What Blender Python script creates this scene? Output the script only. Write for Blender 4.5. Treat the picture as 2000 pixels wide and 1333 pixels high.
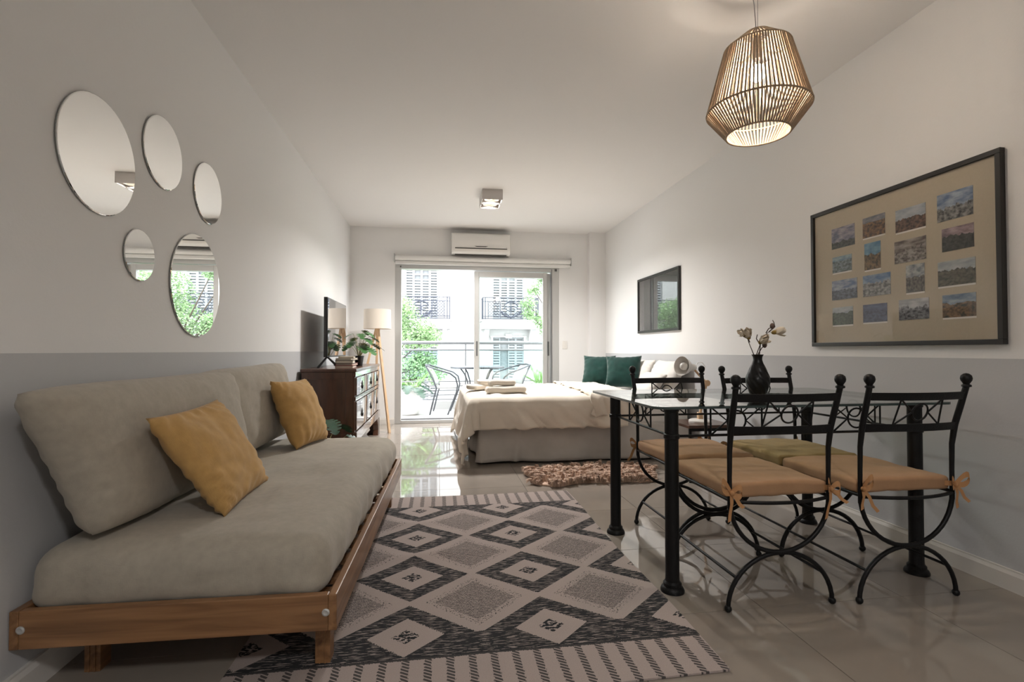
import bpy, bmesh, math, random
from math import sin, cos, pi, radians, sqrt
from mathutils import Vector, Matrix, noise, Euler

for o in list(bpy.data.objects): bpy.data.objects.remove(o)
S = bpy.context.scene
COL = S.collection
rnd = random.Random(7)

# ------------------------------------------------------------------ camera, world, light, exposure
cam = bpy.data.cameras.new('camera'); camo = bpy.data.objects.new('camera', cam); COL.objects.link(camo)
cam.sensor_width = 36; cam.lens = 980 / 2000 * 36; cam.clip_start = .05
camo.location = (0, 0, .97); camo.rotation_euler = (radians(90 + 1.11), 0, radians(-8.36))
S.camera = camo
W = bpy.data.worlds.new('sky'); S.world = W; W.use_nodes = True
bg = W.node_tree.nodes['Background']; bg.inputs[0].default_value = (.93, .965, 1, 1); bg.inputs[1].default_value = 7.5
vs = S.view_settings; vs.view_transform = 'Standard'; vs.look = 'None'; vs.gamma = 1; vs.use_curve_mapping = False
vs.exposure = 0.36
pl = bpy.data.lights.new('window_portal', 'AREA'); pl.shape = 'RECTANGLE'; pl.size = 2.1; pl.size_y = 2.08
pl.cycles.is_portal = True
po = bpy.data.objects.new('window_portal', pl); COL.objects.link(po); po.location = (.545, 6.97, 1.06); po.rotation_euler = (radians(-90), 0, 0)

# ------------------------------------------------------------------ helpers
class MB:
    def __init__(s): s.v = []; s.f = []
    def add(s, vs_, fs_):
        b = len(s.v); s.v += [tuple(p) for p in vs_]; s.f += [tuple(i + b for i in f) for f in fs_]; return s
    def box(s, x0, x1, y0, y1, z0, z1):
        return s.add([(x0,y0,z0),(x1,y0,z0),(x1,y1,z0),(x0,y1,z0),(x0,y0,z1),(x1,y0,z1),(x1,y1,z1),(x0,y1,z1)],
                     [(3,2,1,0),(4,5,6,7),(0,1,5,4),(1,2,6,5),(2,3,7,6),(3,0,4,7)])
    def tube(s, pts, r, n=8, closed=False):
        P = [Vector(p) for p in pts]; m = len(P)
        rr = r if isinstance(r, (list, tuple)) else [r] * m
        nrm = None; vs_ = []
        for i in range(m):
            if closed: t = P[(i + 1) % m] - P[i - 1]
            else: t = P[min(i + 1, m - 1)] - P[max(i - 1, 0)]
            t.normalize()
            if nrm is None: nrm = t.orthogonal().normalized()
            else:
                nrm = nrm - t * nrm.dot(t)
                nrm = nrm.normalized() if nrm.length > 1e-6 else t.orthogonal().normalized()
            b = t.cross(nrm)
            for k in range(n):
                a = 2 * pi * k / n
                vs_.append(P[i] + (nrm * cos(a) + b * sin(a)) * rr[i])
        fs_ = []
        for i in range(m if closed else m - 1):
            j = (i + 1) % m
            for k in range(n):
                l = (k + 1) % n
                fs_.append((i*n+k, i*n+l, j*n+l, j*n+k))
        if not closed:
            fs_.append(tuple(range(n - 1, -1, -1))); fs_.append(tuple((m - 1) * n + k for k in range(n)))
        return s.add(vs_, fs_)
    def lathe(s, prof, c=(0,0,0), n=24, cap=True, fn=None):
        vs_ = []; fs_ = []
        for i, (r, z) in enumerate(prof):
            for k in range(n):
                a = 2 * pi * k / n
                rr = fn(r, z, a) if fn else r
                vs_.append((c[0] + rr * cos(a), c[1] + rr * sin(a), c[2] + z))
        for i in range(len(prof) - 1):
            for k in range(n):
                l = (k + 1) % n
                fs_.append((i*n+k, i*n+l, (i+1)*n+l, (i+1)*n+k))
        if cap:
            fs_.append(tuple(range(n - 1, -1, -1))); fs_.append(tuple((len(prof)-1)*n + k for k in range(n)))
        return s.add(vs_, fs_)
    def ball(s, c, r, n=14, m=9, sz=1):
        prof = [(r * sin(pi * (i + .02) / (m + .04)), -r * sz * cos(pi * (i + .02) / (m + .04))) for i in range(m + 1)]
        return s.lathe(prof, c, n)
    def prism(s, poly, axis, a0, a1):
        # poly: 2d points; axis 'x' -> (y,z), 'y' -> (x,z), 'z' -> (x,y)
        def P(p, a): return {'x': (a, p[0], p[1]), 'y': (p[0], a, p[1]), 'z': (p[0], p[1], a)}[axis]
        n = len(poly)
        return s.add([P(p, a0) for p in poly] + [P(p, a1) for p in poly],
                     [tuple(range(n - 1, -1, -1)), tuple(range(n, 2*n))] + [(i, (i+1) % n, n + (i+1) % n, n + i) for i in range(n)])
    def grid(s, fn, nu, nv):
        vs_ = [fn(i / nu, j / nv) for j in range(nv + 1) for i in range(nu + 1)]
        fs_ = [(j*(nu+1)+i, j*(nu+1)+i+1, (j+1)*(nu+1)+i+1, (j+1)*(nu+1)+i) for j in range(nv) for i in range(nu)]
        return s.add(vs_, fs_)
    def rbox(s, x0, x1, y0, y1, z0, z1, r, n=(10, 10, 6), wob=None):
        c = Vector(((x0+x1)/2, (y0+y1)/2, (z0+z1)/2)); h = Vector(((x1-x0)/2, (y1-y0)/2, (z1-z0)/2))
        r = min(r, *h)
        def sp(k, N, hh):  # denser towards the edges
            if N <= 4:
                return [-hh, -(hh-r), (hh-r), hh, hh][k] if N == 4 else -hh + 2*hh*k/N
            e = 4
            if k <= e: return -hh + r * (1 - cos(pi/2 * k/e)) if False else -hh + r * k / e
            if k >= N - e: return hh - r * (N - k) / e
            return -(hh - r) + 2 * (hh - r) * (k - e) / (N - 2*e)
        N = [max(9, q) for q in n]
        key = {}; vs_ = []; fs_ = []
        def vert(i, j, k):
            kk = (i, j, k)
            if kk in key: return key[kk]
            p = Vector((sp(i, N[0], h.x), sp(j, N[1], h.y), sp(k, N[2], h.z)))
            q = Vector([max(-(h[a]-r), min(h[a]-r, p[a])) for a in range(3)])
            d = p - q
            # equal-angle remap on the rounded rim
            d = Vector([math.tan(max(-1, min(1, d[a]/r)) * pi/4) if abs(d[a]) < r*.999 else math.copysign(1, d[a]) for a in range(3)])
            if d.length > 1e-9: p = q + d.normalized() * r
            p = p + c
            if wob: p = wob(p)
            key[kk] = len(vs_); vs_.append(p); return key[kk]
        for a in range(3):
            b, c2 = (a + 1) % 3, (a + 2) % 3
            for side in (0, N[a]):
                for i in range(N[b]):
                    for j in range(N[c2]):
                        q = []
                        for di, dj in ((0,0),(1,0),(1,1),(0,1)):
                            t = [0,0,0]; t[a] = side; t[b] = i + di; t[c2] = j + dj; q.append(vert(*t))
                        fs_.append(tuple(q if side else q[::-1]))
        return s.add(vs_, fs_)
    def build(s, name, m, parent=None, smooth=None, bevel=0):
        me = bpy.data.meshes.new(name); me.from_pydata(s.v, [], s.f); me.update()
        if smooth is not None:
            if smooth >= 180: me.shade_smooth()
            else:
                me.shade_smooth(); me.set_sharp_from_angle(angle=radians(smooth))
        o = bpy.data.objects.new(name, me); COL.objects.link(o)
        if m: me.materials.append(m)
        if parent: o.parent = parent
        if bevel:
            b = o.modifiers.new('bevel', 'BEVEL'); b.width = bevel; b.segments = 2; b.limit_method = 'ANGLE'; b.angle_limit = radians(40)
        return o

def tag(o, label=None, cat=None, group=None, kind=None):
    if label: o['label'] = label
    if cat: o['category'] = cat
    if group: o['group'] = group
    if kind: o['kind'] = kind
    return o
def thing(name, label, cat, loc=(0,0,0), rz=0, group=None):
    o = bpy.data.objects.new(name, None); COL.objects.link(o); o.empty_display_size = .1
    o.location = loc; o.rotation_euler = (0, 0, rz)
    return tag(o, label, cat, group)
def copy_tree(o, parent=None):
    c = o.copy(); COL.objects.link(c)
    if parent: c.parent = parent
    for ch in list(o.children): copy_tree(ch, c)
    return c
def axes(o, org, xa, za):
    xa = Vector(xa).normalized(); za = Vector(za); ya = za.cross(xa).normalized(); za = xa.cross(ya).normalized()
    m = Matrix((xa, ya, za)).transposed().to_4x4(); m.translation = Vector(org); o.matrix_world = m
    return o

# ------------------------------------------------------------------ materials
def mat(name, col, rough=.5, metal=0, var=0, vscale=(8,8,8), bump=0, bscale=(60,60,60), spec=.5, coat=0, coat_r=.05, sheen=0, col2=None, det=4, trans=0):
    m = bpy.data.materials.new(name); m.use_nodes = True; nt = m.node_tree; b = nt.nodes['Principled BSDF']
    b.inputs['Base Color'].default_value = (*col, 1); b.inputs['Roughness'].default_value = rough; b.inputs['Metallic'].default_value = metal
    b.inputs['Specular IOR Level'].default_value = spec; b.inputs['Coat Weight'].default_value = coat; b.inputs['Coat Roughness'].default_value = coat_r
    if sheen: b.inputs['Sheen Weight'].default_value = sheen
    tc = nt.nodes.new('ShaderNodeTexCoord')
    def nz(sc, d):
        mp = nt.nodes.new('ShaderNodeMapping'); mp.inputs['Scale'].default_value = sc; nt.links.new(tc.outputs['Object'], mp.inputs[0])
        n = nt.nodes.new('ShaderNodeTexNoise'); n.inputs['Scale'].default_value = 1; n.inputs['Detail'].default_value = d; nt.links.new(mp.outputs[0], n.inputs[0]); return n
    if var or col2:
        n = nz(vscale, det); r = nt.nodes.new('ShaderNodeValToRGB')
        c2 = col2 or tuple(max(0, x * (1 - var)) for x in col); c1 = col if col2 else tuple(min(1, x * (1 + var)) for x in col)
        r.color_ramp.elements[0].position = .3; r.color_ramp.elements[1].position = .7
        r.color_ramp.elements[0].color = (*c2, 1); r.color_ramp.elements[1].color = (*c1, 1)
        nt.links.new(n.outputs[0], r.inputs[0]); nt.links.new(r.outputs[0], b.inputs['Base Color'])
    if bump:
        n = nz(bscale, 3); bp = nt.nodes.new('ShaderNodeBump'); bp.inputs['Strength'].default_value = bump; bp.inputs['Distance'].default_value = .01
        nt.links.new(n.outputs[0], bp.inputs['Height']); nt.links.new(bp.outputs[0], b.inputs['Normal'])
    return m
def emis(name, col, st):
    m = bpy.data.materials.new(name); m.use_nodes = True; nt = m.node_tree; nt.nodes.clear()
    e = nt.nodes.new('ShaderNodeEmission'); e.inputs[0].default_value = (*col, 1); e.inputs[1].default_value = st
    o = nt.nodes.new('ShaderNodeOutputMaterial'); nt.links.new(e.outputs[0], o.inputs[0]); return m
def pane_mat(name, tint=(1,1,1), refl=1.0, ior=1.45):
    m = bpy.data.materials.new(name); m.use_nodes = True; nt = m.node_tree; nt.nodes.clear()
    t = nt.nodes.new('ShaderNodeBsdfTransparent'); t.inputs[0].default_value = (*tint, 1)
    g = nt.nodes.new('ShaderNodeBsdfGlossy'); g.inputs['Roughness'].default_value = .0; g.inputs[0].default_value = (refl, refl, refl, 1)
    lw = nt.nodes.new('ShaderNodeLayerWeight'); lw.inputs[0].default_value = .5; r0 = ((ior - 1)/(ior + 1))**2
    pw = nt.nodes.new('ShaderNodeMath'); pw.operation = 'POWER'; pw.inputs[1].default_value = 5; nt.links.new(lw.outputs['Facing'], pw.inputs[0])
    f = nt.nodes.new('ShaderNodeMath'); f.operation = 'MULTIPLY_ADD'; f.inputs[1].default_value = 1 - r0; f.inputs[2].default_value = r0; nt.links.new(pw.outputs[0], f.inputs[0])
    x = nt.nodes.new('ShaderNodeMixShader'); o = nt.nodes.new('ShaderNodeOutputMaterial')
    nt.links.new(f.outputs[0], x.inputs[0]); nt.links.new(t.outputs[0], x.inputs[1]); nt.links.new(g.outputs[0], x.inputs[2]); nt.links.new(x.outputs[0], o.inputs[0])
    return m
def band_mat(name, zc, top, low):   # two paints, the lower one ending at height zc
    m = mat(name, top, .75, bump=.06, bscale=(90,90,90), spec=.25); nt = m.node_tree; b = nt.nodes['Principled BSDF']
    tc = nt.nodes.new('ShaderNodeTexCoord'); sx = nt.nodes.new('ShaderNodeSeparateXYZ'); nt.links.new(tc.outputs['Object'], sx.inputs[0])
    g = nt.nodes.new('ShaderNodeMath'); g.operation = 'GREATER_THAN'; g.inputs[1].default_value = zc; nt.links.new(sx.outputs[2], g.inputs[0])
    x = nt.nodes.new('ShaderNodeMix'); x.data_type = 'RGBA'; x.inputs[6].default_value = (*low, 1); x.inputs[7].default_value = (*top, 1)
    nt.links.new(g.outputs[0], x.inputs[0]); nt.links.new(x.outputs[2], b.inputs['Base Color']); return m
def weave(m, sc=900, st=.12):       # fine crossed-thread relief for linen
    nt = m.node_tree; b = nt.nodes['Principled BSDF']; tc = nt.nodes.new('ShaderNodeTexCoord'); hs = []
    for s3 in ((sc, sc*.08, sc*.08), (sc*.08, sc, sc*.08), (sc*.08, sc*.08, sc)):
        mp = nt.nodes.new('ShaderNodeMapping'); mp.inputs['Scale'].default_value = s3; nt.links.new(tc.outputs['Object'], mp.inputs[0])
        n = nt.nodes.new('ShaderNodeTexNoise'); n.inputs['Scale'].default_value = 1; n.inputs['Detail'].default_value = 1; nt.links.new(mp.outputs[0], n.inputs[0]); hs.append(n)
    a = nt.nodes.new('ShaderNodeMath'); nt.links.new(hs[0].outputs[0], a.inputs[0]); nt.links.new(hs[1].outputs[0], a.inputs[1])
    a2 = nt.nodes.new('ShaderNodeMath'); nt.links.new(a.outputs[0], a2.inputs[0]); nt.links.new(hs[2].outputs[0], a2.inputs[1])
    bp = nt.nodes.new('ShaderNodeBump'); bp.inputs['Strength'].default_value = st; bp.inputs['Distance'].default_value = .004
    nt.links.new(a2.outputs[0], bp.inputs['Height']); nt.links.new(bp.outputs[0], b.inputs['Normal']); return m
def wood(name, c1, c2, sc=(3, 60, 60), rough=.4, coat=0.0):
    m = mat(name, c1, rough, col2=c2, vscale=sc, det=6, coat=coat, bump=.08, bscale=tuple(x*1.5 for x in sc))
    [setattr(n.inputs['Distortion'], 'default_value', .9) for n in m.node_tree.nodes if n.type == 'TEX_NOISE']
    return m

WALL = (.80, .79, .78); GREY = (.53, .532, .54)
M = {}
M['wallL'] = band_mat('paint_left', .963, WALL, GREY); M['wallR'] = band_mat('paint_right', .937, WALL, GREY)
M['white_paint'] = mat('white_wall_paint', (.82, .81, .80), .75, bump=.05, bscale=(90,90,90), spec=.25)
M['ceil'] = mat('ceiling_paint', (.83, .81, .795), .8, bump=.04, bscale=(70,70,70), spec=.2)
M['tile'] = mat('polished_porcelain_tile', (.30, .26, .222), .035, var=.06, vscale=(3,3,3), spec=.7, det=8)
M['grout'] = mat('grout', (.25, .22, .19), .8)
M['skirting'] = mat('white_skirting', (.72, .69, .65), .35)
M['alu'] = mat('brushed_aluminium', (.62, .62, .61), .38, .55)
M['dark_alu'] = mat('dark_seal', (.12, .12, .12), .5)
M['pane'] = pane_mat('window_glass', (.97, .985, .98), 1.0)
M['ac'] = mat('off_white_plastic', (.74, .72, .69), .35)
M['ac_dark'] = mat('dark_vent', (.06, .055, .05), .6)
M['blind'] = mat('white_blind_fabric', (.78, .77, .75), .7)
M['black_iron'] = mat('black_wrought_iron', (.007, .007, .0075), .45, 0, bump=.12, bscale=(150,150,150), spec=.25)
M['oak'] = wood('oiled_pine_wood', (.36, .185, .082), (.14, .065, .028), (26, 2.2, 26), .35, .15)
M['oak_x'] = wood('oiled_pine_wood_cross', (.36, .185, .082), (.14, .065, .028), (2.2, 26, 26), .35, .15)
M['darkwood'] = wood('dark_mahogany', (.105, .045, .026), (.055, .024, .014), (20, 20, 3), .3, .35)
M['frontwood'] = wood('polished_dark_drawer_front', (.12, .06, .04), (.07, .035, .025), (14, 3, 20), .22, 1.0)
M['palewood'] = wood('pale_pine', (.74, .52, .32), (.62, .41, .24), (30, 30, 3), .5)
M['linen'] = weave(mat('grey_beige_linen', (.41, .37, .305), .9, var=.06, vscale=(40,40,40), spec=.15, sheen=.2))
M['mustard'] = weave(mat('mustard_linen', (.52, .315, .115), .9, var=.08, vscale=(30,30,30), spec=.15, sheen=.2))
M['tan'] = weave(mat('tan_cotton', (.42, .245, .135), .85, var=.05, vscale=(20,20,20), spec=.15, sheen=.1), 700, .08)
M['olive'] = weave(mat('olive_mustard_cotton', (.36, .25, .11), .85, var=.05, vscale=(20,20,20), spec=.15, sheen=.1), 700, .08)
M['ribbon'] = mat('tan_ribbon', (.46, .235, .10), .8)
M['duvet'] = weave(mat('cream_cotton', (.74, .665, .57), .9, var=.03, vscale=(10,10,10), spec=.15, sheen=.15), 900, .06)
M['skirt'] = weave(mat('pale_grey_bed_skirt', (.60, .565, .525), .9, var=.08, vscale=(6,6,6), spec=.1), 700, .08)
M['white_cotton'] = weave(mat('white_cotton', (.80, .765, .72), .9, spec=.15, sheen=.1), 900, .06)
M['towel'] = mat('cream_terry', (.78, .71, .62), 1, bump=.6, bscale=(500,500,500), spec=.05, sheen=.4)
M['green'] = mat('emerald_velvet', (.004, .036, .029), .75, spec=.2, sheen=.25, var=.2, vscale=(14,14,14))
M['mirror'] = mat('mirror_silver', (.965, .97, .965), .0, 1)
M['mirror_edge'] = mat('mirror_edge', (.45, .47, .46), .2, .6)
M['frame'] = mat('black_frame', (.015, .014, .013), .4)
M['mount'] = mat('kraft_mount_board', (.46, .40, .305), .85, var=.03, vscale=(120,120,120))
M['print_white'] = mat('white_print_border', (.72, .69, .64), .6)
M['picglass'] = pane_mat('picture_glass', (.98, .98, .98), 1.0, 1.65)
M['collageglass'] = pane_mat('low_reflection_glass', (.99, .99, .99), .8, 1.28)
M['tableglass'] = pane_mat('table_glass', (.86, .92, .90), 1.0, 1.5)
M['glassedge'] = mat('dark_glass_edge', (.05, .075, .07), .15)
M['rope'] = mat('natural_cord', (.40, .305, .215), .8, var=.12, vscale=(90,90,90))
M['bulb'] = emis('warm_bulb', (1, .85, .66), 28)
M['spotbulb'] = emis('ceiling_spot_bulb', (1, .80, .58), 14)
M['steel'] = mat('grey_steel', (.30, .30, .31), .35, .8)
M['lampbox'] = mat('satin_grey_metal', (.55, .52, .50), .4, .3)
M['lampshade'] = mat('linen_lampshade', (.78, .70, .61), .85)
M['white_metal'] = mat('white_enamel', (.78, .75, .71), .3)
M['black_plastic'] = mat('black_plastic', (.012, .012, .013), .35)
M['screen'] = mat('tv_screen', (.008, .008, .010), .03, spec=.9, coat=1, coat_r=.0)
M['leaf'] = mat('leaf_green', (.045, .13, .035), .35, var=.35, vscale=(15,15,15))
M['leafdark'] = mat('leaf_dark_green', (.012, .055, .024), .3, var=.35, vscale=(15,15,15))
M['leafout'] = mat('tree_leaf_green', (.20, .31, .14), .55, var=.45, vscale=(3,3,3))
M['stem'] = mat('stem_green', (.22, .20, .08), .6)
M['twig'] = mat('brown_twig', (.06, .04, .03), .8)
M['petal'] = mat('cream_petal', (.74, .66, .54), .7)
M['petalheart'] = mat('ochre_flower_heart', (.28, .19, .05), .8)
M['bud'] = mat('brown_bud', (.13, .09, .075), .8)
M['vase'] = mat('black_ceramic', (.006, .006, .0065), .3, spec=.35)
M['facade'] = mat('white_render', (.42, .415, .405), .9, var=.03, vscale=(.6,.6,.6), bump=.05)
M['shutter'] = mat('pale_shutter_paint', (.27, .285, .295), .7)
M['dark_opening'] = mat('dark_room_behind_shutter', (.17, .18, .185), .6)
M['iron_far'] = mat('blue_black_railing', (.030, .034, .050), .6)
M['rail'] = mat('grey_rail_metal', (.20, .205, .21), .4, .5)
M['railglass'] = pane_mat('tinted_rail_glass', (.86, .94, .94), .8)
M['patio'] = mat('dark_grey_patio_metal', (.085, .09, .10), .45, .3)
M['rattan'] = mat('grey_woven_seat', (.38, .38, .37), .8, bump=.4, bscale=(200,200,200))
M['pot'] = mat('white_planter', (.76, .75, .73), .5)
M['soil'] = mat('soil', (.03, .022, .016), 1)
M['paving'] = mat('balcony_tile', (.50, .485, .46), .5, var=.05)
M['asphalt'] = mat('asphalt', (.09, .09, .095), .9, var=.1)
M['page'] = mat('book_pages', (.66, .60, .50), .9)

# ------------------------------------------------------------------ the room
XL, XR, YB, YF, ZC = -1.15, 2.30, 6.80, -2.6, 2.61
def struct(o, label=None): o['kind'] = 'structure'; return o
fl = struct(MB().box(XL - .1, XR + .1, YF - .1, YB + .16, -.12, -.006).build('floor', M['grout']))
tile_me = None; T = .60; x0 = 1.811 - 6 * T; y0 = 1.755 - 8 * T
for i in range(7):
    for j in range(17):
        xa, xb = max(XL, x0 + i*T), min(XR, x0 + (i+1)*T); ya, yb = max(YF, y0 + j*T), min(YB + .02, y0 + (j+1)*T)
        if xb - xa < .01 or yb - ya < .01: continue
        full = xb - xa > T - 1e-4 and yb - ya > T - 1e-4
        g = .0012
        if full and tile_me:
            o = bpy.data.objects.new('tile', tile_me); COL.objects.link(o)
        else:
            o = MB().box(g, xb - xa - g, g, yb - ya - g, -.0058, 0).build('tile', M['tile'])
            if full: tile_me = o.data
        o.location = (xa, ya, 0); o.parent = fl
struct(MB().box(XL - .15, XL, YF - .15, YB + .15, 0, ZC).build('wall_left', M['wallL']))
struct(MB().box(XR, XR + .15, YF - .15, YB + .15, 0, ZC).build('wall_right', M['wallR']))
struct(MB().box(XL, XR, YF - .15, YF, 0, ZC).build('wall_front', M['white_paint']))
OX0, OX1, OZ = -.57, 1.66, 2.13
wb = MB().box(XL, OX0, YB, YB + .15, 0, ZC).box(OX1, XR, YB, YB + .15, 0, ZC).box(OX0, OX1, YB, YB + .15, OZ, ZC)
struct(wb.build('wall_back', M['white_paint']))
struct(MB().box(XL - .15, XR + .15, YF - .15, YB + .15, ZC, ZC + .15).build('ceiling', M['ceil']))
struct(MB().box(2.07, XR, YB - .10, YB, 0, ZC).build('trim_1', M['white_paint']))        # corner pilaster
def skirting(name, pts, poly_axis, a0, a1, flip):
    h = .085
    prof = [(0, 0), (.016, 0), (.016, h - .012), (.011, h - .003), (.004, h), (0, h)]
    return prof
def base(name, axis, at, sgn, a0, a1):
    h = .085; prof = [(at, 0), (at + sgn*.016, 0), (at + sgn*.016, h - .02), (at + sgn*.010, h - .006), (at + sgn*.010, h), (at, h)]
    if axis == 'y': m = MB().prism(prof, 'y', a0, a1)
    else: m = MB().prism(prof, 'x', a0, a1)
    return struct(m.build(name, M['skirting']))
base('baseboard_left', 'y', XL, 1, YF, YB); base('baseboard_right', 'y', XR, -1, YF, YB - .1)
base('baseboard_back', 'x', YB, -1, XL + .016, OX0); b2 = base('baseboard_back', 'x', YB, -1, OX1, 2.07)

# sliding door: outer frame, two sashes parked one behind the other on the right
win = thing('window_1', 'aluminium sliding balcony door with both glass leaves slid to the right', None); win['kind'] = 'structure'
fr = MB().box(OX0, -.488, YB + .005, YB + .14, 0, OZ).box(1.555, OX1, YB + .005, YB + .14, 0, OZ)
fr.box(-.488, 1.555, YB + .005, YB + .14, 2.066, OZ).box(-.488, 1.555, YB + .0, YB + .14, 0, .045)
f = fr.build('window_frame', M['alu'], win, bevel=.003)
tr = MB().box(-.488, 1.555, YB + .05, YB + .056, .045, .058).box(-.488, 1.555, YB + .1, YB + .106, .045, .058).box(1.548, 1.562, YB - .004, YB + .03, .06, 2.10)
tr.build('track', M['steel'], win)
for (xa, xb, ya, hx) in ((.482, 1.50, YB + .035, .52), (.50, 1.552, YB + .085, 1.525)):
    s_ = MB(); w = .062; z0, z1 = .052, 2.055
    s_.box(xa, xa + w, ya, ya + .035, z0, z1).box(xb - w, xb, ya, ya + .035, z0, z1)
    s_.box(xa + w, xb - w, ya, ya + .035, z0, z0 + .08).box(xa + w, xb - w, ya, ya + .035, z1 - .075, z1)
    so = s_.build('sash', M['alu'], win, bevel=.003)
    MB().box(xa + w - .004, xb - w + .004, ya + .014, ya + .019, z0 + .076, z1 - .071).build('pane', M['pane'], so)
    ho = MB().box(hx - .011, hx + .011, ya - .012, ya + .001, .90, 1.10).build('handle', M['dark_alu'], so, bevel=.004)
cl = MB().box(-.505, -.49, YB - .006, YB + .006, 2.08, 2.10).box(1.60, 1.63, YB - .01, YB + .006, 2.075, 2.105); cl.build('blind_catch', M['dark_alu'], win)

# roller blind
rb = thing('roller_blind', 'white roller blind rolled up above the balcony door', 'blind', (.62, YB, 2.14))
MB().lathe([(.038, -1.185), (.038, 1.185)], n=20).build('rolled_fabric', M['blind'], rb, smooth=40)
rb.children[0].rotation_euler = (0, pi/2, 0); rb.children[0].location = (0, -.055, .058)
bb = MB().rbox(-1.185, 1.185, -.075, -.045, -.028, .018, .012).build('bottom_bar', M['blind'], rb, smooth=50)
MB().box(-1.185, 1.185, -.02, -.002, .07, .115).build('headrail', M['blind'], rb, bevel=.004)
for sx in (-1.2, 1.19): MB().box(sx, sx + .01, -.095, -.002, .005, .11).build('bracket', M['alu'], rb, bevel=.002)

# air conditioner
ac = thing('air_conditioner', 'off-white split air conditioner on the wall above the balcony door', 'air conditioner', (.56, YB, 2.255))
prof = [(0, 0), (-.155, 0), (-.185, .03), (-.20, .08), (-.20, .235), (-.185, .265), (-.12, .285), (0, .285)]
MB().prism(prof, 'x', -.39, .39).build('housing', M['ac'], ac, smooth=35, bevel=.006)
MB().box(-.345, .345, -.2025, -.14, .062, .073).build('air_slot', M['ac_dark'], ac)
lv = MB().prism([(-.198, .060), (-.19, .028), (-.184, .030), (-.192, .061)], 'x', -.345, .345).build('louver', M['white_metal'], ac)
MB().box(-.345, .345, -.15, -.08, -.001, -.004).build('lower_slot', M['ac_dark'], ac)
MB().prism([(-.09, .098), (-.06, .088), (.06, .088), (.09, .098)], 'y', -.204, -.198).build('emblem', M['ac_dark'], ac)
MB().ball((.335, -.2, .085), .005).build('indicator', M['lampbox'], ac)

# ceiling spot lamp
cs = thing('ceiling_spotlight', 'grey boxy double ceiling spotlight in front of the air conditioner', 'ceiling light', (.54, 5.20, ZC))
w, l, h = .105, .17, .105
m = MB().box(-w, w, -l, l, -.012, 0).box(-w, -w + .008, -l, l, -h, -.012).box(w - .008, w, -l, l, -h, -.012).box(-w + .008, w - .008, -l, -l + .008, -h, -.012).box(-w + .008, w - .008, l - .008, l, -h, -.012).box(-w + .008, w - .008, -.012, .012, -h, -.012)
m.build('housing', M['lampbox'], cs, bevel=.002)
for sy in (-.085, .085):
    rf = MB().lathe([(.074, -.085), (.055, -.05), (.03, -.03)], (0, sy, 0), 24, cap=False).build('reflector', M['alu'], cs, smooth=60)
    MB().lathe([(.05, -.062), (.045, -.068), (.001, -.07)], (0, sy, 0), 24).build('bulb', M['spotbulb'], cs, smooth=60)
    L = bpy.data.lights.new('spot_lamp', 'AREA'); L.shape = 'DISK'; L.size = .12; L.energy = 29; L.color = (1, .975, .95); L.spread = radians(150)
    lo = bpy.data.objects.new('spot_lamp', L); COL.objects.link(lo); lo.parent = cs; lo.location = (0, sy, -.08)
fill_spot = copy_tree(cs); fill_spot.location = (.54, -.95, ZC); fill_spot['label'] = 'added double ceiling spotlight, unseen behind the viewer, filling the near end with light'  # unseen copy of the spotlight, added to brighten the near walls
cs['group'] = fill_spot['group'] = 'ceiling spotlights'
for ch in fill_spot.children:
    if ch.type == 'LIGHT': ch.data = ch.data.copy(); ch.data.energy = 14

sw = thing('light_switch', 'white light switch on the wall right of the balcony door', 'switch', (1.741, YB, 1.05))
MB().rbox(-.035, .035, -.010, 0, -.055, .055, .004).build('plate', M['white_metal'], sw, smooth=40)
MB().box(-.014, .014, -.014, -.009, -.03, .03).build('rocker', M['white_metal'], sw, bevel=.002)

# mirrors
for (y, z, d, lab) in ((1.885, 1.635, .40, 'large round frameless mirror, highest on the left, nearest the viewer'),
                       (2.285, 1.80, .30, 'round mirror in the middle of the upper three'),
                       (2.70, 1.757, .30, 'round mirror nearest the television, right of the upper three'),
                       (2.125, 1.34, .20, 'smallest round mirror, lower left of the five'),
                       (2.592, 1.281, .49, 'lowest and largest round mirror reflecting green leaves')):
    t = thing('round_mirror', lab, 'mirror', (XL, y, z), 0, 'round mirrors on the left wall')
    r = d / 2
    a = MB().lathe([(r - .002, .0), (r, .002), (r, .0045)], n=72).build('backing', M['mirror_edge'], t, smooth=40); a.rotation_euler = (0, pi/2, 0); a.location = (.002, 0, 0)
    a = MB().lathe([(r - .0005, 0), (r - .003, .002)], n=72).build('mirror_glass', M['mirror'], t); a.rotation_euler = (0, pi/2, 0); a.location = (.0067, 0, 0)

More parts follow.
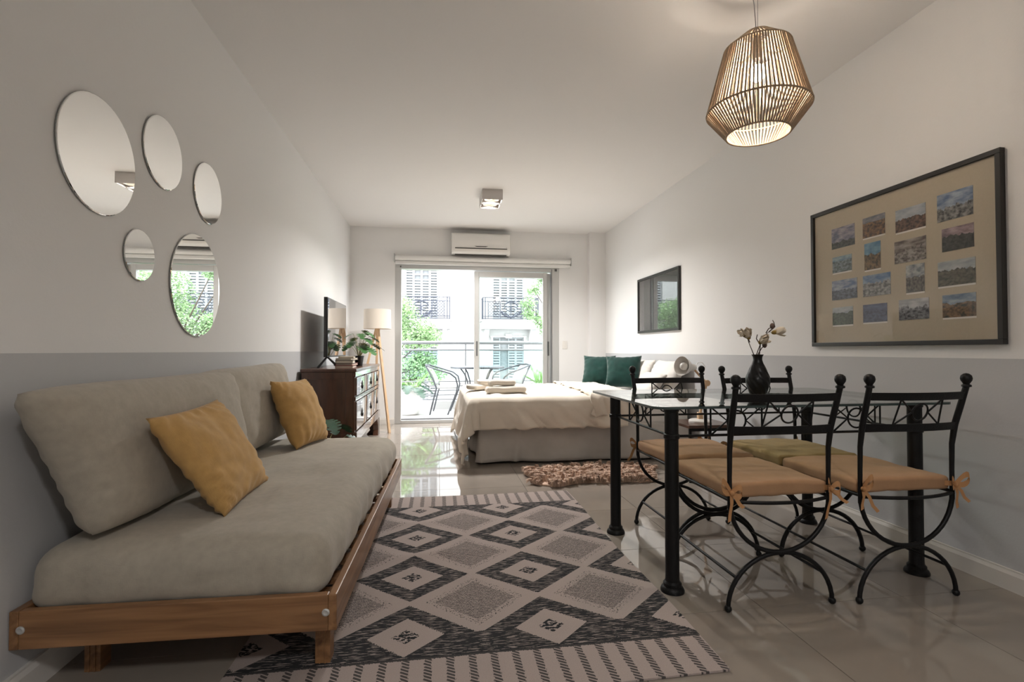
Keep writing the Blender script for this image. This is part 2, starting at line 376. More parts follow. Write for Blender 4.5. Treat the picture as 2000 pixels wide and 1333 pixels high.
# ------------------------------------------------------------------ pictures on the right wall
def photo_mat(k, sky, sky2, land, land2, hor, amp, freq, mono=False):
    m = bpy.data.materials.new('small_print'); m.use_nodes = True; nt = m.node_tree; b = nt.nodes['Principled BSDF']; b.inputs['Roughness'].default_value = .5
    tc = nt.nodes.new('ShaderNodeTexCoord'); sx = nt.nodes.new('ShaderNodeSeparateXYZ'); nt.links.new(tc.outputs['Generated'], sx.inputs[0])
    def N(sc, d, off):
        mp = nt.nodes.new('ShaderNodeMapping'); mp.inputs['Scale'].default_value = sc; mp.inputs['Location'].default_value = (off, off*1.7, off*.3); nt.links.new(tc.outputs['Generated'], mp.inputs[0])
        n = nt.nodes.new('ShaderNodeTexNoise'); n.inputs['Scale'].default_value = 1; n.inputs['Detail'].default_value = d; nt.links.new(mp.outputs[0], n.inputs[0]); return n.outputs[0]
    def ramp(src, c0, c1, p0=.35, p1=.65):
        r = nt.nodes.new('ShaderNodeValToRGB'); r.color_ramp.elements[0].color = (*c0, 1); r.color_ramp.elements[1].color = (*c1, 1)
        r.color_ramp.elements[0].position = p0; r.color_ramp.elements[1].position = p1; nt.links.new(src, r.inputs[0]); return r.outputs[0]
    skyc = ramp(N((3, 3, 6), 6, k), tuple(c*.62 for c in sky), tuple(c*.75 for c in sky2)); landc = ramp(N((9, 9, 9), 8, k + 5), tuple(c*.4 for c in land), tuple(c*.7 for c in land2))
    hz = N((.01, freq, .01), 4, k + 9)
    a = nt.nodes.new('ShaderNodeMath'); a.operation = 'MULTIPLY_ADD'; a.inputs[1].default_value = amp; a.inputs[2].default_value = hor - amp * .5; nt.links.new(hz, a.inputs[0])
    g = nt.nodes.new('ShaderNodeMath'); g.operation = 'GREATER_THAN'; nt.links.new(sx.outputs[2], g.inputs[0]); nt.links.new(a.outputs[0], g.inputs[1])
    x = nt.nodes.new('ShaderNodeMix'); x.data_type = 'RGBA'; nt.links.new(g.outputs[0], x.inputs[0]); nt.links.new(landc, x.inputs[6]); nt.links.new(skyc, x.inputs[7])
    nt.links.new(x.outputs[2], b.inputs['Base Color']); return m
def picture(name, label, y0, y1, z0, z1, fw, mount, mname, gl='picglass'):
    t = thing(name, label, 'picture', (XR, (y0 + y1)/2, (z0 + z1)/2))
    hy, hz = (y1 - y0)/2, (z1 - z0)/2; d = .026
    for (a0, a1, c0, c1) in ((-hy, hy, hz - fw, hz), (-hy, hy, -hz, -hz + fw), (-hy, -hy + fw, -hz + fw, hz - fw), (hy - fw, hy, -hz + fw, hz - fw)):
        MB().box(-d, -.001, a0, a1, c0, c1).build('frame_bar', M['frame'], t, bevel=.002)
    mo = MB().box(-.012, -.002, -hy + fw, hy - fw, -hz + fw, hz - fw).build(mname, mount, t)
    MB().box(-.0185, -.017, -hy + fw, hy - fw, -hz + fw, hz - fw).build('glazing', M[gl], t)
    return t, mo
big, board = picture('picture_frame', 'large black-framed collage of sixteen small city photographs on brown board', 1.728, 2.787, .996, 1.806, .022, M['mount'], 'mount_board', 'collageglass')
# rows of (left y, right y, top z, bottom z) in metres on the wall, and the look of each print
PR = [(2.633, 2.469, 1.681, 1.562, ((.16,.17,.26),(.50,.46,.50),(.05,.06,.06),(.14,.15,.13),.32,.35,5,0)),
      (2.415, 2.277, 1.688, 1.579, ((.15,.17,.22),(.34,.33,.34),(.08,.07,.07),(.36,.20,.10),.72,.12,4,1)),
      (2.217, 2.059, 1.676, 1.563, ((.42,.48,.55),(.55,.58,.62),(.07,.06,.05),(.30,.17,.12),.52,.40,6,1)),
      (2.003, 1.845, 1.688, 1.562, ((.12,.20,.36),(.45,.52,.62),(.05,.055,.06),(.45,.44,.42),.48,.50,11,0)),
      (2.629, 2.491, 1.514, 1.422, ((.15,.27,.36),(.40,.50,.54),(.06,.10,.09),(.34,.40,.42),.70,.15,5,1)),
      (2.406, 2.306, 1.548, 1.404, ((.10,.26,.42),(.24,.42,.55),(.05,.055,.03),(.36,.22,.11),.58,.35,5,1)),
      (2.225, 2.059, 1.519, 1.407, ((.13,.09,.08),(.45,.41,.37),(.10,.07,.06),(.50,.46,.42),.5,1.4,9,0)),
      (1.983, 1.844, 1.526, 1.421, ((.24,.16,.19),(.55,.42,.44),(.035,.035,.035),(.10,.10,.085),.62,.45,6,0)),
      (2.635, 2.457, 1.376, 1.264, ((.14,.20,.36),(.52,.56,.62),(.06,.08,.12),(.24,.26,.32),.48,.40,9,0)),
      (2.418, 2.25, 1.375, 1.261, ((.10,.20,.40),(.38,.48,.60),(.10,.11,.12),(.55,.54,.52),.62,.50,10,0)),
      (2.164, 2.069, 1.39, 1.254, ((.16,.20,.23),(.62,.63,.62),(.04,.045,.04),(.28,.24,.20),.55,.25,5,1)),
      (2.004, 1.84, 1.377, 1.264, ((.40,.46,.50),(.60,.63,.64),(.05,.065,.035),(.20,.17,.12),.62,.35,9,1)),
      (2.633, 2.487, 1.22, 1.118, ((.42,.47,.50),(.62,.64,.64),(.04,.065,.04),(.14,.17,.11),.70,.50,3,1)),
      (2.42, 2.272, 1.218, 1.122, ((.10,.12,.22),(.16,.18,.30),(.07,.085,.16),(.13,.15,.25),.65,.05,3,1)),
      (2.205, 2.049, 1.223, 1.122, ((.45,.46,.48),(.65,.65,.66),(.03,.03,.04),(.32,.32,.34),.62,.9,7,0)),
      (1.985, 1.84, 1.223, 1.12, ((.14,.22,.34),(.40,.48,.55),(.04,.05,.03),(.34,.20,.10),.60,.35,4,1))]
cy, cz = (1.728 + 2.787)/2, (.996 + 1.806)/2
for k, (ya, yb, zt, zb, looks) in enumerate(PR):
    wbd = .008 if looks[-1] else 0
    p = MB().box(-.0132, -.0119, yb - cy, ya - cy, zb - wbd - cz, zt - cz).build('print_border' if wbd else 'print_backing', M['print_white'], board)
    q = MB().box(-.0140, -.0131, yb - cy, ya - cy, zb - cz, zt - cz).build('photograph', photo_mat(k * 3.1, *looks[:-1]), board)
sm = mat('dark_print', (.010, .009, .010), .5, col2=(.03, .027, .028), vscale=(2, 6, 1.5), det=5)
picture('picture_frame', 'small black-framed dark print whose glass reflects the balcony window, above the bed', 4.512, 5.516, 1.168, 1.786, .026, sm, 'dark_print')

# ------------------------------------------------------------------ pendant lamp
pd = thing('pendant_lamp', 'woven cord pendant lamp hanging over the glass dining table', 'pendant lamp', (1.383, 2.0, 1.919))
rings = [(.130, 0.0), (.2095, .105), (.1355, .375), (.055, .440)]
for (ra, za), (rb_, zb_), nm, N in ((rings[0], rings[1], 'lower_cords', 84), (rings[1], rings[2], 'upper_cords', 84), (rings[2], rings[3], 'top_cords', 60)):
    mm = MB()
    for k in range(N):
        a = 2*pi*k/N
        mm.tube([(ra*cos(a), ra*sin(a), za), (rb_*cos(a), rb_*sin(a), zb_)], .0040, 6)
    o = mm.build(nm, M['rope'], pd, smooth=60); o['kind'] = 'stuff'
for (r, z) in rings:
    MB().tube([(r*cos(2*pi*k/64), r*sin(2*pi*k/64), z) for k in range(64)], .0042, 8, True).build('hoop', M['rope'], pd, smooth=60)
MB().lathe([(.016, .432), (.018, .440), (.016, .448), (.008, .452), (.006, .47)], n=24).build('top_cap', M['rope'], pd, smooth=40)
for k in range(3): MB().tube([(0, 0, .44), (.055*cos(2.1*k), .055*sin(2.1*k), .44)], .002, 6).build('spider', M['steel'], pd)
MB().lathe([(.018, .33), (.021, .34), (.021, .40), (.012, .44)], n=20).build('socket', M['black_plastic'], pd, smooth=40)
MB().ball((0, 0, .27), .034, 20, 12, 1.1).build('bulb', M['bulb'], pd, smooth=180)
MB().tube([(-.004, 0, .45), (-.012, 0, .57), (-.03, .0, ZC - 1.919 - .02)], .0022, 6).build('cable', M['steel'], pd)
MB().tube([(.003, 0, .45), (.004, 0, .57), (.006, 0, ZC - 1.919 - .02)], .0012, 6).build('suspension_wire', M['steel'], pd)
MB().lathe([(.055, ZC - 1.919 - .025), (.055, ZC - 1.919)], n=24).build('ceiling_rose', M['white_metal'], pd, smooth=40)
L = bpy.data.lights.new('pendant_bulb', 'POINT'); L.energy = 36; L.color = (1, .86, .72); L.shadow_soft_size = .045
lo = bpy.data.objects.new('pendant_bulb', L); COL.objects.link(lo); lo.parent = pd; lo.location = (0, 0, .27)

# ------------------------------------------------------------------ soft goods
def nzv(p, sc, seed=0): return noise.noise(Vector((p[0]*sc + seed, p[1]*sc + seed*1.3, p[2]*sc - seed)))
def pillow_mesh(w, h, t, seed=0, n=30, pinch=.07, wr=.010, pw=2.6, plump=.5, shear=0):
    mm = MB()
    def side(sg):
        def fn(u, v):
            a, b = 2*u - 1, 2*v - 1
            e = max(0, (1 - abs(a)**pw) * (1 - abs(b)**pw))
            x = a * w/2 * (1 - pinch * (1 - b*b)); z = b * h/2 * (1 - pinch * (1 - a*a))
            y = sg * t/2 * e**plump
            if h > .45: x *= 1 - .035*(a*b)**4; z *= 1 - .10*(a*b)**4
            k = min(1, e*3)
            wrk = wr * (nzv((x, z, y), 9, seed) + .5*nzv((x, z, y), 21, seed + 3)) * k
            rim = (1 - min(1, e*1.6))
            crease = wr * .9 * rim * sin(26*(a*b) + 14*nzv((x, z, 0), 4, seed)) * (1 if e > 0 else 0)
            x -= shear*(z + h/2)*(1 - u)
            return (x, y + sg*wrk + sg*crease*.6, z + h/2)
        return fn
    mm.grid(side(-1), n, n)
    k = len(mm.v); mm.grid(side(1), n, n)
    mm.f[len(mm.f)//2:] = [f[::-1] for f in mm.f[len(mm.f)//2:]]
    return mm
def weld(o, d=.0008):
    bm = bmesh.new(); bm.from_mesh(o.data); bmesh.ops.remove_doubles(bm, verts=bm.verts, dist=d); bm.to_mesh(o.data); bm.free()
    o.data.shade_smooth(); return o
def pillow(name, label, cat, w, h, t, org, xa, za, m, seed=0, group=None, wr=.010, pinch=.07, n=30, pw=2.6, plump=.5, shear=0):
    o = weld(pillow_mesh(w, h, t, seed, n, pinch, wr, pw, plump, shear).build(name, m))
    axes(o, org, xa, za); return tag(o, label, cat, group)

# ---- daybed
RZ = radians(-1.62)
db = thing('daybed', 'low oiled wooden daybed frame along the left wall', 'daybed', (-.29, 1.53, 0), RZ)
BW, BL, z0, z1 = .858, 1.86, .158, .262
MB().box(-.024, 0, 0, BL, z0, z1).build('front_rail', M['oak'], db, bevel=.003)
MB().box(-BW, -BW + .024, 0, BL, z0, z1).build('back_rail', M['oak'], db, bevel=.003)
MB().box(-BW + .024, -.024, .0, .024, z0, z1).build('end_rail', M['oak_x'], db, bevel=.003)
MB().box(-BW + .024, -.024, BL - .024, BL, z0, z1).build('end_rail', M['oak_x'], db, bevel=.003)
MB().box(-.060, -.024, .024, BL - .024, z0 + .01, z0 + .035).build('ledge', M['oak'], db)
MB().box(-BW + .024, -BW + .06, .024, BL - .024, z0 + .01, z0 + .035).build('ledge', M['oak'], db)
for k in range(12):
    y = .07 + k * .152
    MB().box(-BW + .03, -.03, y, y + .07, z0 + .035, z0 + .05).build('slat', M['oak_x'], db)
for (lx, ly) in ((-.085, .10), (-BW + .09, .15), (-.085, BL - .22), (-BW + .03, BL - .22)):
    lg = MB().box(lx, lx + .045, ly, ly + .05, .0, z0 + .06)
    for q in (.012, .028): lg.box(lx + q, lx + q + .004, ly - .003, ly, 0, z0 - .001)
    lg.build('leg', M['oak'], db, bevel=.002)
for bx in (-.03, -BW + .03):
    MB().lathe([(.011, 0), (.011, .002), (.007, .004), (.004, .003)], n=18).build('bolt', M['alu'], db, smooth=40)
    o = db.children[-1]; o = [c for c in db.children if c.name.startswith('bolt')][-1]; o.rotation_euler = (pi/2, 0, 0); o.location = (bx + (.0 if bx > -.1 else 0), 0, .212)
# ---- mattress
def mw(p):
    x, y, z = p
    top = max(0, min(1, (z - .25) / .15))
    puff = .022 * top * max(0, 1 - (abs(x + .43)/.42)**4) * max(0, 1 - (abs(y - .93)/.95)**6)
    d = Vector((x, y, z + puff))
    n1 = nzv(d, 5, 2)*.010 + nzv((x*3, y*.8, z*2), 5, 6)*.008 + nzv(d, 17, 4)*.003
    edge = max(0, 1 - abs(z - .30)/.1)
    out = Vector((x + .43, (y - .93)*.45, 0)).normalized() if abs(x + .43) > .2 or abs(y - .93) > .7 else Vector((0,0,1))
    tuck = -.02 * max(0, (.25 - z)/.04)
    fold = .006 * sin(x*38 + 3*nzv(d, 4)) * edge if y < .1 else .006 * sin(y*30 + 4*nzv(d, 3)) * edge
    return d + out * (n1 + tuck + fold) + Vector((0, 0, (.006*nzv(d, 7, 9) + .004*nzv((x*6, y, 0), 4, 1))*top))
ms = MB().rbox(-.855, -.030, .024, 1.83, .222, .408, .072, (34, 70, 12), mw).build('daybed_mattress', M['linen'], smooth=180)
ms.location = (-.29, 1.53, 0); ms.rotation_euler = (0, 0, RZ)
tag(ms, 'grey-beige linen covered mattress on the wooden daybed', 'mattress')
# ---- cushions
pillow('back_cushion', 'long grey linen back cushion at the near end of the daybed', 'cushion', 1.06, .47, .20, (-.955, 2.12, .420), (.03, 1, 0), (-.18, 0, 1), M['linen'], 3, 'grey linen back cushions', .0055, .05, 50, 3.8, .42, .38)
pillow('back_cushion', 'long grey linen back cushion at the far end of the daybed', 'cushion', .94, .47, .19, (-.965, 2.98, .435), (.05, 1, .02), (-.17, 0, 1), M['linen'], 9, 'grey linen back cushions', .006, .06, 50, 3.6, .42, .20)
pillow('scatter_cushion', 'flat mustard cushion leaning on the nearer grey back cushion', 'cushion', .44, .395, .13, (-.695, 2.0, .425), (-.01, 1, .02), (-.50, 0, .87), M['mustard'], 5, 'mustard scatter cushions', .012, .06, 36, 2.4, .5, .20)
pillow('scatter_cushion', 'plump mustard cushion standing at the far end of the daybed', 'cushion', .40, .40, .16, (-.715, 3.05, .43), (.20, .97, -.02), (-.45, -.16, 1), M['mustard'], 8, 'mustard scatter cushions', .010, .06, 36, 2.4, .5)

# ------------------------------------------------------------------ patterned rug
def rug_mat():
    m = bpy.data.materials.new('woven_diamond_rug'); m.use_nodes = True; nt = m.node_tree; b = nt.nodes['Principled BSDF']
    b.inputs['Roughness'].default_value = .95; b.inputs['Specular IOR Level'].default_value = .1
    tc = nt.nodes.new('ShaderNodeTexCoord'); sx = nt.nodes.new('ShaderNodeSeparateXYZ'); nt.links.new(tc.outputs['Object'], sx.inputs[0])
    def mt(op, a, b_=None, c=None):
        n = nt.nodes.new('ShaderNodeMath'); n.operation = op
        for i, v in enumerate((a, b_, c)):
            if v is None: continue
            if isinstance(v, (int, float)): n.inputs[i].default_value = v
            else: nt.links.new(v, n.inputs[i])
        return n.outputs[0]
    def nz(sc, det=2, rough=.5):
        mp = nt.nodes.new('ShaderNodeMapping'); mp.inputs['Scale'].default_value = sc; nt.links.new(tc.outputs['Object'], mp.inputs[0])
        n = nt.nodes.new('ShaderNodeTexNoise'); n.inputs['Scale'].default_value = 1; n.inputs['Detail'].default_value = det; nt.links.new(mp.outputs[0], n.inputs[0]); return n.outputs[0]
    jit = mt('MULTIPLY', mt('SUBTRACT', nz((260, 90, 1), 1), .5), .016)
    X = mt('ADD', sx.outputs[0], jit); Y = mt('ADD', sx.outputs[1], mt('MULTIPLY', jit, .6))
    def cell(v, c, p): return mt('ABSOLUTE', mt('SUBTRACT', mt('MULTIPLY', mt('FRACT', mt('ADD', mt('DIVIDE', mt('SUBTRACT', v, c), p), .5)), p), p/2))
    px, py = .5, .4465
    dA = mt('ADD', mt('DIVIDE', cell(X, -.105, px), .235), mt('DIVIDE', cell(Y, 1.74, py), .208))
    dH = mt('ADD', mt('DIVIDE', cell(X, .145, px), .155), mt('DIVIDE', cell(Y, 1.963, py), .150))
    inY = mt('MULTIPLY', mt('GREATER_THAN', Y, 1.615), mt('LESS_THAN', Y, 3.155))
    endrow = mt('MAXIMUM', mt('LESS_THAN', Y, 1.74), mt('GREATER_THAN', Y, 3.08))
    ring = mt('MULTIPLY', mt('GREATER_THAN', dA, .55), mt('MAXIMUM', mt('LESS_THAN', dA, 1.0), endrow))
    heart = mt('MULTIPLY', mt('LESS_THAN', dA, .2), mt('GREATER_THAN', nz((70, 110, 1), 2), .47))
    hatchl = mt('GREATER_THAN', mt('SINE', mt('ADD', mt('MULTIPLY', Y, 560), mt('MULTIPLY', X, 150))), -.1)
    hatch = mt('MULTIPLY', mt('MULTIPLY', mt('LESS_THAN', dH, 1.0), hatchl), .78)
    hatch = mt('MULTIPLY', hatch, mt('SUBTRACT', 1, endrow))
    speck = mt('MULTIPLY', mt('MULTIPLY', mt('LESS_THAN', dH, 1.25), mt('GREATER_THAN', dH, 1.0)), mt('GREATER_THAN', nz((140, 180, 1), 2), .60))
    streak = mt('GREATER_THAN', nz((22, 230, 1), 3), .435)
    ringd = mt('MULTIPLY', ring, mt('ADD', mt('MULTIPLY', streak, .72), .26))
    fx = cell(X, .862, .0685)
    dash = mt('GREATER_THAN', mt('SINE', mt('ADD', mt('MULTIPLY', sx.outputs[1], 420), mt('MULTIPLY', sx.outputs[0], 260))), -.45)
    stripe = mt('MULTIPLY', mt('MULTIPLY', mt('LESS_THAN', fx, .0115), dash), mt('SUBTRACT', 1, inY))
    line = mt('MULTIPLY', mt('LESS_THAN', mt('ABSOLUTE', mt('SUBTRACT', Y, 1.613)), .006), .9)
    pat = mt('MULTIPLY', mt('MAXIMUM', mt('MAXIMUM', ringd, heart), mt('MAXIMUM', hatch, speck)), inY)
    pat = mt('MAXIMUM', mt('MAXIMUM', pat, line), mt('MULTIPLY', stripe, .85))
    x = nt.nodes.new('ShaderNodeMix'); x.data_type = 'RGBA'; x.inputs[6].default_value = (.42, .355, .33, 1); x.inputs[7].default_value = (.028, .030, .033, 1)
    nt.links.new(pat, x.inputs[0])
    y = nt.nodes.new('ShaderNodeMix'); y.data_type = 'RGBA'; y.blend_type = 'MULTIPLY'; y.inputs[0].default_value = 1
    v = nz((300, 300, 1), 2); r = nt.nodes.new('ShaderNodeValToRGB'); r.color_ramp.elements[0].color = (.72, .72, .72, 1); r.color_ramp.elements[1].color = (1.1, 1.08, 1.06, 1); nt.links.new(v, r.inputs[0])
    nt.links.new(x.outputs[2], y.inputs[6]); nt.links.new(r.outputs[0], y.inputs[7]); nt.links.new(y.outputs[2], b.inputs['Base Color'])
    bp = nt.nodes.new('ShaderNodeBump'); bp.inputs['Strength'].default_value = .25; bp.inputs['Distance'].default_value = .004
    nt.links.new(nz((420, 420, 1), 2), bp.inputs['Height']); nt.links.new(bp.outputs[0], b.inputs['Normal']); return m
def rugf(top):
    def fn(u, v):
        x = -.63 + 1.505*u; y = 1.415 + 1.962*v
        x += .006*sin(9*v) ; y += .006*sin(7*u + 1)
        z = .0015
        if top: z = .007 + max(0, .006*nzv((x, y, 0), 3.2, 3)) + .010*math.exp(-((y - 2.42 - .05*sin(3*x))/.05)**2)*math.exp(-((x + .1)/.4)**2) + .008*math.exp(-((y - 2.86)/.05)**2)*math.exp(-((x + .2)/.35)**2)
        return (x, y, z)
    return fn
rg = MB().grid(rugf(True), 80, 110); nb = len(rg.v)
rg.grid(rugf(False), 80, 110); nf = len(rg.f)//2; rg.f[nf:] = [f_[::-1] for f_ in rg.f[nf:]]
nu, nv = 81, 111
bd = [i for i in range(nu)] + [j*nu + nu - 1 for j in range(1, nv)] + [(nv-1)*nu + i for i in range(nu - 2, -1, -1)] + [j*nu for j in range(nv - 2, 0, -1)]
for a, b_ in zip(bd, bd[1:] + bd[:1]): rg.f.append((b_, a, a + nb, b_ + nb))
tag(rg.build('patterned_rug', rug_mat(), smooth=60), 'woven black and off-white diamond pattern rug beside the daybed', 'rug')

# ------------------------------------------------------------------ dining table
tb = thing('dining_table', 'rectangular glass dining table on thick black iron legs', 'table', (1.505, 2.2575, 0))
hx, hy = .566, .327
TZ = .752
pts = []
gx, gy, cr = .675, .42, .05
for (cx, cy_, a0) in ((gx - cr, gy - cr, 0), (-gx + cr, gy - cr, 90), (-gx + cr, -gy + cr, 180), (gx - cr, -gy + cr, 270)):
    for k in range(7): a = radians(a0 + 15*k); pts.append((cx + cr*cos(a), cy_ + cr*sin(a)))
g1 = MB().prism(pts, 'z', TZ - .010, TZ).build('glass_top', M['tableglass'], tb)
n = len(pts); eg = MB(); eg.add([(p[0]*1.0005, p[1]*1.0005, TZ - .0101) for p in pts] + [(p[0]*1.0005, p[1]*1.0005, TZ + .0001) for p in pts], [(i, (i+1) % n, n + (i+1) % n, n + i) for i in range(n)])
eg.build('polished_edge', M['glassedge'], g1)
legs = []
for sx in (-1, 1):
    for sy in (-1, 1):
        c = (sx*hx, sy*hy, 0)
        lg = MB().lathe([(.047, 0), (.047, .008), (.042, .018), (.036, .022), (.036, .034), (.0285, .042), (.0275, .06), (.0275, TZ - .03), (.031, TZ - .026), (.031, TZ - .0105)], c, 28).build('leg', M['black_iron'], tb, smooth=35)
        MB().lathe([(.0275, .612), (.0315, .615), (.0315, .63), (.0275, .633)], c, 28).build('collar', M['black_iron'], lg, smooth=35)
RZt = .622; UZ = TZ - .014
def motif(mm, P, half):
    # P(s, z): point along the apron; vertical bars, crossed bars and a ring
    zc = (RZt + UZ)/2; r = (UZ - RZt)*.36
    mm.tube([P(r*cos(2*pi*k/20), zc + r*sin(2*pi*k/20)) for k in range(20)], .004, 6, True)
    for sg in (-1, 1):
        mm.tube([P(sg*half, RZt), P(sg*half, UZ)], .004, 6)
        mm.tube([P(sg*half, RZt), P(sg*r, zc), P(sg*half, UZ)], .004, 6)
for sy in (-1, 1):
    MB().tube([(-hx, sy*hy, RZt), (hx, sy*hy, RZt)], .0055, 8).build('apron_rod', M['black_iron'], tb, smooth=60)
    MB().tube([(-hx, sy*hy, UZ + .002), (hx, sy*hy, UZ + .002)], .0055, 8).build('apron_rod', M['black_iron'], tb, smooth=60)
    for c in (-.28, .28):
        mm = MB(); motif(mm, lambda s, z: (c + s, sy*hy, z), .115); mm.build('apron_ornament', M['black_iron'], tb, smooth=60)
for sx in (-1, 1):
    MB().tube([(sx*hx, -hy, RZt), (sx*hx, hy, RZt)], .0055, 8).build('apron_rod', M['black_iron'], tb, smooth=60)
    MB().tube([(sx*hx, -hy, UZ + .002), (sx*hx, hy, UZ + .002)], .0055, 8).build('apron_rod', M['black_iron'], tb, smooth=60)
    mm = MB(); motif(mm, lambda s, z: (sx*hx, s, z), .125); mm.build('apron_ornament', M['black_iron'], tb, smooth=60)

# ------------------------------------------------------------------ dining chairs
def ribbon(mm, pts, w, wd=(0,0,1)):
    wd = Vector(wd); vs_ = []
    for p in pts: p = Vector(p); vs_ += [p - wd*w/2, p + wd*w/2]
    n_ = len(pts); b = [v + Vector((.0006, .0012, 0)) for v in vs_]
    mm.add(vs_ + b, [(2*i, 2*i+1, 2*i+3, 2*i+2) for i in range(n_-1)] + [(2*n_+2*i+2, 2*n_+2*i+3, 2*n_+2*i+1, 2*n_+2*i) for i in range(n_-1)])
def make_chair(label, cm, seed):
    t = thing('dining_chair', label, 'chair', group='black iron dining chairs')
    I = M['black_iron']; hw = .205; yb, yf = -.22, .225; SZ = .412; r_ = random.Random(seed)
    for sg in (-1, 1):
        path = [(sg*hw, yb, SZ - .03), (sg*hw, yb, .50), (sg*hw, yb - .002, .60), (sg*(hw + .001), yb - .014, .68), (sg*(hw + .004), yb - .036, .76), (sg*(hw + .007), yb - .056, .835)]
        p_ = MB().tube(path, [.0085, .0085, .0095, .0115, .0115, .0105], 10).build('back_post', I, t, smooth=60)
        e = path[-1]
        MB().lathe([(.011, -.006), (.016, -.004), (.016, .002), (.010, .006), (.013, .012), (.0175, .019), (.0195, .028), (.017, .039), (.009, .046), (.002, .048)], e, 18).build('finial', I, p_, smooth=60)
    def yz(z): 
        return yb - max(0, (z - .60))**1.35 * .42
    def rail(z0_, z1_, nm):
        mm = MB(); N = 12; th = .007
        vs_ = []
        for k in range(N + 1):
            s = -1 + 2*k/N; bow = .028*(1 - s*s)
            for z, dy in ((z0_, 0), (z1_, 0), (z1_, -th), (z0_, -th)):
                vs_.append((s*hw, yz(z) - bow + dy, z))
        fs_ = [(3,2,1,0), tuple(4*N + q for q in range(4))]
        for k in range(N):
            for q in range(4): fs_.append((4*k+q, 4*k+(q+1) % 4, 4*(k+1)+(q+1) % 4, 4*(k+1)+q))
        mm.add(vs_, fs_); return mm.build(nm, I, t, smooth=40, bevel=.0012)
    rail(.782, .812, 'top_rail'); rail(.660, .690, 'lower_rail')
    def bp(s, z): return (s, yz(z) - .003 - .028*(1 - (s/hw)**2), z)
    zc, rr = .736, .033
    MB().tube([bp(rr*cos(2*pi*k/24), zc + rr*sin(2*pi*k/24)) for k in range(24)], .0036, 6, True).build('back_ring', I, t, smooth=60)
    for sg in (-1, 1):
        MB().tube([bp(sg*.10, .688), bp(sg*.09, .784)], .0034, 6).build('back_bar', I, t, smooth=60)
        MB().tube([bp(sg*.095, .69), bp(sg*rr, zc)], .0034, 6).build('back_bar', I, t, smooth=60)
        MB().tube([bp(sg*rr, zc), bp(sg*.086, .783)], .0034, 6).build('back_bar', I, t, smooth=60)
    # U bends and arched legs in the back and the front plane
    for y in (yb, yf):
        u = [(hw*cos(a), y, SZ - .004 + .198*sin(a)) for a in [pi + pi*k/22 for k in range(23)]]
        MB().tube(u, .0085, 10).build('seat_bend', I, t, smooth=60)
        lw = .215
        ar = [(lw*cos(a), y, .012 + .196*sin(a)) for a in [pi*k/22 for k in range(23)]]
        ao = MB().tube(ar, .0085, 10).build('leg_arch', I, t, smooth=60)
        for sg in (-1, 1): MB().ball((sg*lw, y, .0135), .0135, 12, 8).build('foot', I, ao, smooth=180)
    for sg in (-1, 1):
        MB().tube([(sg*.178, yb, .122), (sg*.178, yf, .122)], .0058, 8).build('stretcher', I, t, smooth=60)
        MB().tube([(sg*hw, yb, SZ), (sg*hw, yf, SZ)], .007, 8).build('seat_rod', I, t, smooth=60)
    MB().tube([(-hw, yf, SZ), (hw, yf, SZ)], .007, 8).build('seat_rod', I, t, smooth=60)
    MB().tube([(hw*s, yb - .045*(1 - s*s), SZ - .004) for s in [-1 + k/8 for k in range(17)]], .007, 8).build('seat_rod', I, t, smooth=60)
    def cw(p):
        x, y, z = p
        d = Vector((x, y, z)); 
        x2 = x*(1 + .02*nzv(d, 5, seed)); puff = .006*(1 - (x/.21)**2) if z > .44 else 0
        seam = .0035*sin(z*900) * (1 if abs(x) > .18 or y > .22 or y < -.2 else 0)*0
        return Vector((x2, y + .006*nzv(d, 6, seed + 4), z + puff + .004*nzv(d, 9, seed + 2) + .003*nzv(d, 22, seed)))
    cu = MB().rbox(-.212, .212, -.212, .218, SZ + .004, SZ + .056, .016, (26, 28, 9), cw).build('seat_cushion', cm, t, smooth=180)
    for sg in (-1, 1):
        mm = MB(); kx, ky, kz = sg*hw, yb - .012, SZ + .03
        mm.ball((kx, ky - .004, kz), .010, 10, 6)
        ribbon(mm, [(sg*.18, -.205, kz), (kx, ky, kz + .004)], .020)
        for (dx, dz, ln) in ((-.7 + .5*r_.random(), .1 + .5*r_.random(), .05 + .03*r_.random()), (.4 + .5*r_.random(), -.4 + 1.0*r_.random(), .05 + .04*r_.random())):
            lp = []
            for k in range(11):
                a = k/10; s = sin(pi*a); off = .018*sin(2*pi*a)
                lp.append((kx + dx*ln*s*1.0, ky - .012*s, kz + dz*ln*s + off))
            ribbon(mm, lp, .020, (.25, .3, 1))
        for (dx, dz) in ((-.035 + .03*r_.random(), -.06 - .05*r_.random()), (.03 + .02*r_.random(), -.05 - .06*r_.random())):
            ribbon(mm, [(kx, ky, kz), (kx + dx*.4, ky - .012, kz + dz*.35), (kx + dx*.8, ky - .010, kz + dz*.75), (kx + dx*1.2, ky - .016, kz + dz)], .017, (.9, .2, .3))
        mm.build('tie_bow', M['ribbon'], cu, smooth=60)
    return t
for (lab, cm, x, y, rz, sd) in (
    ('black iron chair, tan pad, back to the viewer, left of the nearer two', M['tan'], 1.281, 1.963, 0, 1),
    ('black iron chair with tan seat pad, back to the viewer, nearest the right wall', M['tan'], 1.815, 1.948, 0, 2),
    ('black iron chair with tan seat pad across the table, nearest the bed', M['tan'], 1.315, 2.475, pi, 3),
    ('black iron chair with olive-mustard seat pad across the table behind the vase', M['olive'], 1.822, 2.402, pi, 4)):
    c = make_chair(lab, cm, sd); c.location = (x, y, 0); c.rotation_euler = (0, 0, rz)

